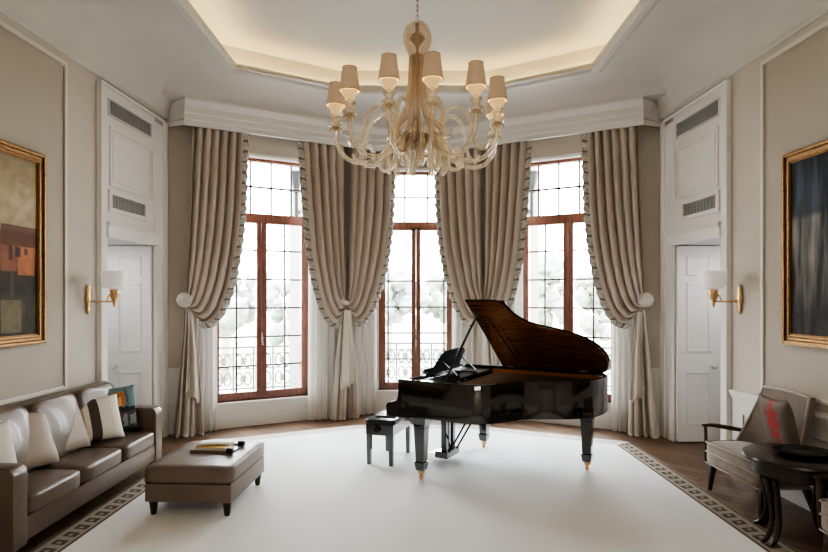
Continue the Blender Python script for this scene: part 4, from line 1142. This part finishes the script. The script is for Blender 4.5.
# ------------------------------------------------------------------ side table
tb = empty('side_table', (2.76, 4.03, 0), 0, label='round dark wood side table between the two armchairs', cat='table')
t = MB(); t.lathe([(0, .575), (.30, .575), (.342, .585), (.35, .60), (.343, .616), (.333, .62), (0, .62)], 48); t.build('table_top', M['darkwood'], tb, smooth=40)
t = MB(); t.lathe([(.265, .49), (.295, .495), (.295, .575), (.265, .575)], 40); t.build('apron', M['darkwood'], tb, smooth=40)
for k in range(4):
    a = R(200 + 90 * k)
    for da in (-.12, .12):
        d = Vector((cos(a + da), sin(a + da), 0)); zf = .0226 if 2.76 + d.x * .31 < 2.68 else 0
        pth = smoothpath([d * .27 + Vector((0, 0, .48)), d * .24 + Vector((0, 0, .34)), d * .22 + Vector((0, 0, .18)), d * .26 + Vector((0, 0, .06)), d * .31 + Vector((0, 0, zf))], 6)
        l = MB(); l.tube(pth, [.022 - .008 * i / len(pth) for i in range(len(pth))], 8); l.build('leg', M['darkwood'], tb, smooth=60)
dy = MB(); dy.lathe([(0, .0), (.15, .0), (.19, .022), (.20, .034), (.19, .034), (.15, .012), (0, .010)], 36); o = dy.build('dish', M['blacksatin'], None, smooth=40, label='shallow black dish on the round side table', cat='dish'); o.location = (2.80, 4.03, .621); o.scale = (1, .8, 1)

# ------------------------------------------------------------------ sofa pillows
pillow((-2.86, 3.80, SEAT), R(70), R(-14), (.38, .44, .14), M['stripe2'], 'cream pillow with a dark band at the near end of the sofa')
pillow((-2.86, 4.20, SEAT), R(72), R(-24), (.47, .46, .15), M['beige'], 'plain beige satin pillow beside the near end of the sofa')
pillow((-2.865, 4.69, SEAT), R(80), R(-22), (.44, .46, .14), M['beige'], 'beige satin pillow leaning behind the striped pillow on the sofa')
pillow((-2.81, 5.03, SEAT), R(55), R(-22), (.44, .42, .15), M['stripe'], 'cream pillow with a dark brown stripe toward the far end of the sofa')
pillow((-2.82, 5.36, SEAT), R(52), R(-16), (.40, .45, .12), M['patch'], 'teal and orange patchwork pillow by the far arm of the sofa')

# ------------------------------------------------------------------ outside
struct('floor_balcony', MB().box(-8, 8, 8.8, 11.5, -.4, -.1), M['stone'])
struct('ground', MB().quad((-90, 11.5, -3.2), (90, 11.5, -3.2), (90, 160, -3.2), (-90, 160, -3.2)), mat('pale_hazy_ground', (.22, .235, .19), .9, noise=.1, nscale=.2))
def railing(p, q, label):
    a, b = Vector(p), Vector(q); L = (b - a).length; d = (b - a) / L
    o = empty('balcony_railing', (a.x, a.y, -.1), math.atan2(d.y, d.x), label=label, cat='railing', group='balcony railings')
    r = MB(); r.box(0, L, -.022, .022, 1.03, 1.06); r.box(0, L, -.012, .012, .36, .385); r.box(0, L, -.012, .012, .93, .945); r.box(0, L, -.012, .012, .69, .705); r.build('rail', M['iron'], o)
    n_ = max(2, round(L / .30))
    for i in range(n_ + 1):
        x = L * i / n_; pst = MB(); pst.box(x - .014, x + .014, -.014, .014, 0, 1.04); pst.build('baluster', M['iron'], o)
    for i in range(n_):
        x = L * (i + .5) / n_; s = MB()
        for zc in (.53, .82):
            for sg in (-1, 1):
                s.tube([(x + sg * (.066 + .055 * cos(2 * PI * k / 14)), 0, zc + .105 * sin(2 * PI * k / 14)) for k in range(15)], .013, 5)
            s.tube([(x + .045 * cos(2 * PI * k / 10), 0, zc + .045 * sin(2 * PI * k / 10)) for k in range(11)], .012, 5)
        s.build('scroll_panel', M['iron'], o, smooth=180)
railing((-1.55, 9.95), (1.55, 9.95), 'ornate iron balcony railing outside the middle window')
railing((-4.1, 8.62), (-2.05, 9.42), 'ornate iron balcony railing outside the left window')
railing((2.05, 9.42), (4.1, 8.62), 'ornate iron balcony railing outside the right window')
for sd, nm in ((-1, 'left'), (1, 'right')):
    X, Y = sd * 1.93, 9.45
    o = empty('balcony_column', (X, Y, -.1), label='pale rendered column outside the %s window' % nm, cat='column', group='columns outside the windows')
    t = MB(); t.box(-.15, .15, -.12, .12, 0, 6.5); t.build('shaft', M['column'], o, bevel=.01)
    t = MB(); t.box(-.18, .18, -.15, .15, 0, .3); t.build('plinth', M['column'], o, bevel=.01)
    l = empty('lantern', (X - sd * .0, Y - .27, 3.05), label='dark tapering wall lantern on the column outside the %s window' % nm, cat='lantern', group='lanterns outside the windows')
    t = MB(); t.lathe([(.025, 0), (.03, .03), (.03, .42), (.06, .44), (.06, .47), (.035, .49)], 8); t.box(-.03, .03, 0, .16, .10, .16); t.build('stem', M['lantern'], l)
    t = MB(); t.lathe([(.045, .49), (.075, .58), (.10, .74), (.105, .76)], 6); t.build('glass_body', M['lantern'], l)
    t = MB(); t.lathe([(.125, .76), (.125, .785), (.06, .83), (.02, .88), (0, .90)], 6); t.build('cap', M['lglass'], l)

def tree(x, y, h, r, m, label):
    o = empty('tree', (x, y, -3.2), label=label, cat='tree', group='hazy trees beyond the balcony')
    t = MB(); t.tube([(0, 0, 0), (.1, 0, h * .35), (0, .1, h * .7)], [r * .09, r * .07, r * .04], 8); t.build('trunk', M['bark'], o, smooth=180)
    c_ = MB(); rnd = random.Random(int(x * 10 + y))
    for i in range(34):
        a = rnd.uniform(0, 2 * PI); rr = r * rnd.uniform(0, .85); zz = h * rnd.uniform(.45, .92); q = r * rnd.uniform(.14, .32)
        T = Matrix.Translation((rr * cos(a), rr * sin(a), zz))
        c_.lathe([(q * sin(PI * j / 7) * (1 + .12 * sin(j * 3 + i)), -q * cos(PI * j / 7)) for j in range(8)], 10, T)
    o2 = c_.build('crown', m, o, smooth=180)
    tx = bpy.data.textures.get('leaf') or bpy.data.textures.new('leaf', 'CLOUDS'); tx.noise_scale = .5
    s = o2.modifiers.new('s', 'SUBSURF'); s.levels = s.render_levels = 1
    dsp = o2.modifiers.new('d', 'DISPLACE'); dsp.texture = tx; dsp.strength = r * .3
for x, y, h, r, m, lb in ((-11.5, 34, 7.2, 3.2, 'leafb', 'round pale tree seen through the left leaf of the left window'), (-6.2, 30, 6.2, 1.7, 'leafa', 'slim pale tree seen through the right leaf of the left window'),
                          (-2.2, 48, 7.4, 3.4, 'leafb', 'wide grey tree seen through the left leaf of the middle window'), (3.0, 52, 6.9, 3.0, 'leafa', 'pale tree seen through the right leaf of the middle window'),
                          (7.9, 36, 7.6, 2.2, 'leafb', 'tall pale tree seen through the left leaf of the right window'), (9.3, 28.5, 6.6, 1.5, 'leafa', 'small pale tree seen through the right leaf of the right window')):
    tree(x, y, h, r, M[m], lb)

# ------------------------------------------------------------------ light
wd = bpy.data.worlds.new('sky'); bpy.context.scene.world = wd; wd.use_nodes = True
nt = wd.node_tree; N, L = nt.nodes, nt.links; bg = N['Background']
tc = N.new('ShaderNodeTexCoord'); sx = N.new('ShaderNodeSeparateXYZ'); L.new(tc.outputs['Generated'], sx.inputs[0])
r = N.new('ShaderNodeValToRGB'); r.color_ramp.elements[0].position = .0; r.color_ramp.elements[1].position = .6
r.color_ramp.elements[0].color = (.96, .98, 1, 1); r.color_ramp.elements[1].color = (.88, .95, 1., 1)
L.new(sx.outputs['Z'], r.inputs[0]); L.new(r.outputs[0], bg.inputs[0]); bg.inputs[1].default_value = 9.0

def area(name, loc, rot, sx_, sy_, power, col=(1, 1, 1), portal=False, spread=180):
    l = bpy.data.lights.new(name, 'AREA'); l.shape = 'RECTANGLE'; l.size, l.size_y = sx_, sy_; l.energy = power; l.color = col
    l.spread = R(spread)
    if portal: l.cycles.is_portal = True
    o = bpy.data.objects.new(name, l); C.objects.link(o); o.location = loc; o.rotation_euler = rot; return o
for S, c_, hw in ((SL, cL, WS), (SM, cM, .585), (SR, cR, WS)):
    p = S(c_, -.33, 2.02); ang = math.atan2(S.D.y, S.D.x)
    area('window_portal', p, (R(-90), 0, ang), 2 * hw, 3.35, 1, portal=True)
area('room_ceiling_fixture', (0, -2.4, 4.40), (0, 0, 0), 3.4, 1.2, 45, (1, .93, .84))  # unseen fill lamp added behind the camera to brighten the room
for sd in (-1, 1):
    area('passage_ceiling_light', (sd * 3.75, 6.1, 2.36), (0, 0, 0), .3, .3, 2.2, (1, .98, .95))  # added lamp that lifts the brightness of the door recess
for deg in angs:
    a = R(deg); l = bpy.data.lights.new('chandelier_bulb', 'POINT'); l.energy = .5; l.color = (1, .76, .45); l.shadow_soft_size = .03
    o = bpy.data.objects.new('chandelier_bulb', l); C.objects.link(o); o.location = (CHX + RA * sin(a), CHY - RA * cos(a), 3.52)

# ------------------------------------------------------------------ camera
cam = bpy.data.cameras.new('camera'); co = bpy.data.objects.new('camera', cam); C.objects.link(co)
co.location = (0, 0, EYE); co.rotation_euler = (R(90), 0, 0)
cam.sensor_width = 36; cam.lens = FPX / 828 * 36; cam.shift_y = (HY - 276) / 828; cam.shift_x = 0; cam.clip_start = .05; cam.clip_end = 400
sc = bpy.context.scene; sc.camera = co
sc.view_settings.view_transform = 'AgX'; sc.view_settings.look = 'AgX - High Contrast'; sc.view_settings.exposure = 1.45
sc.cycles.max_bounces = 8; sc.cycles.transparent_max_bounces = 12; sc.cycles.diffuse_bounces = 5; sc.cycles.sample_clamp_indirect = 6
sc.cycles.use_denoising = True
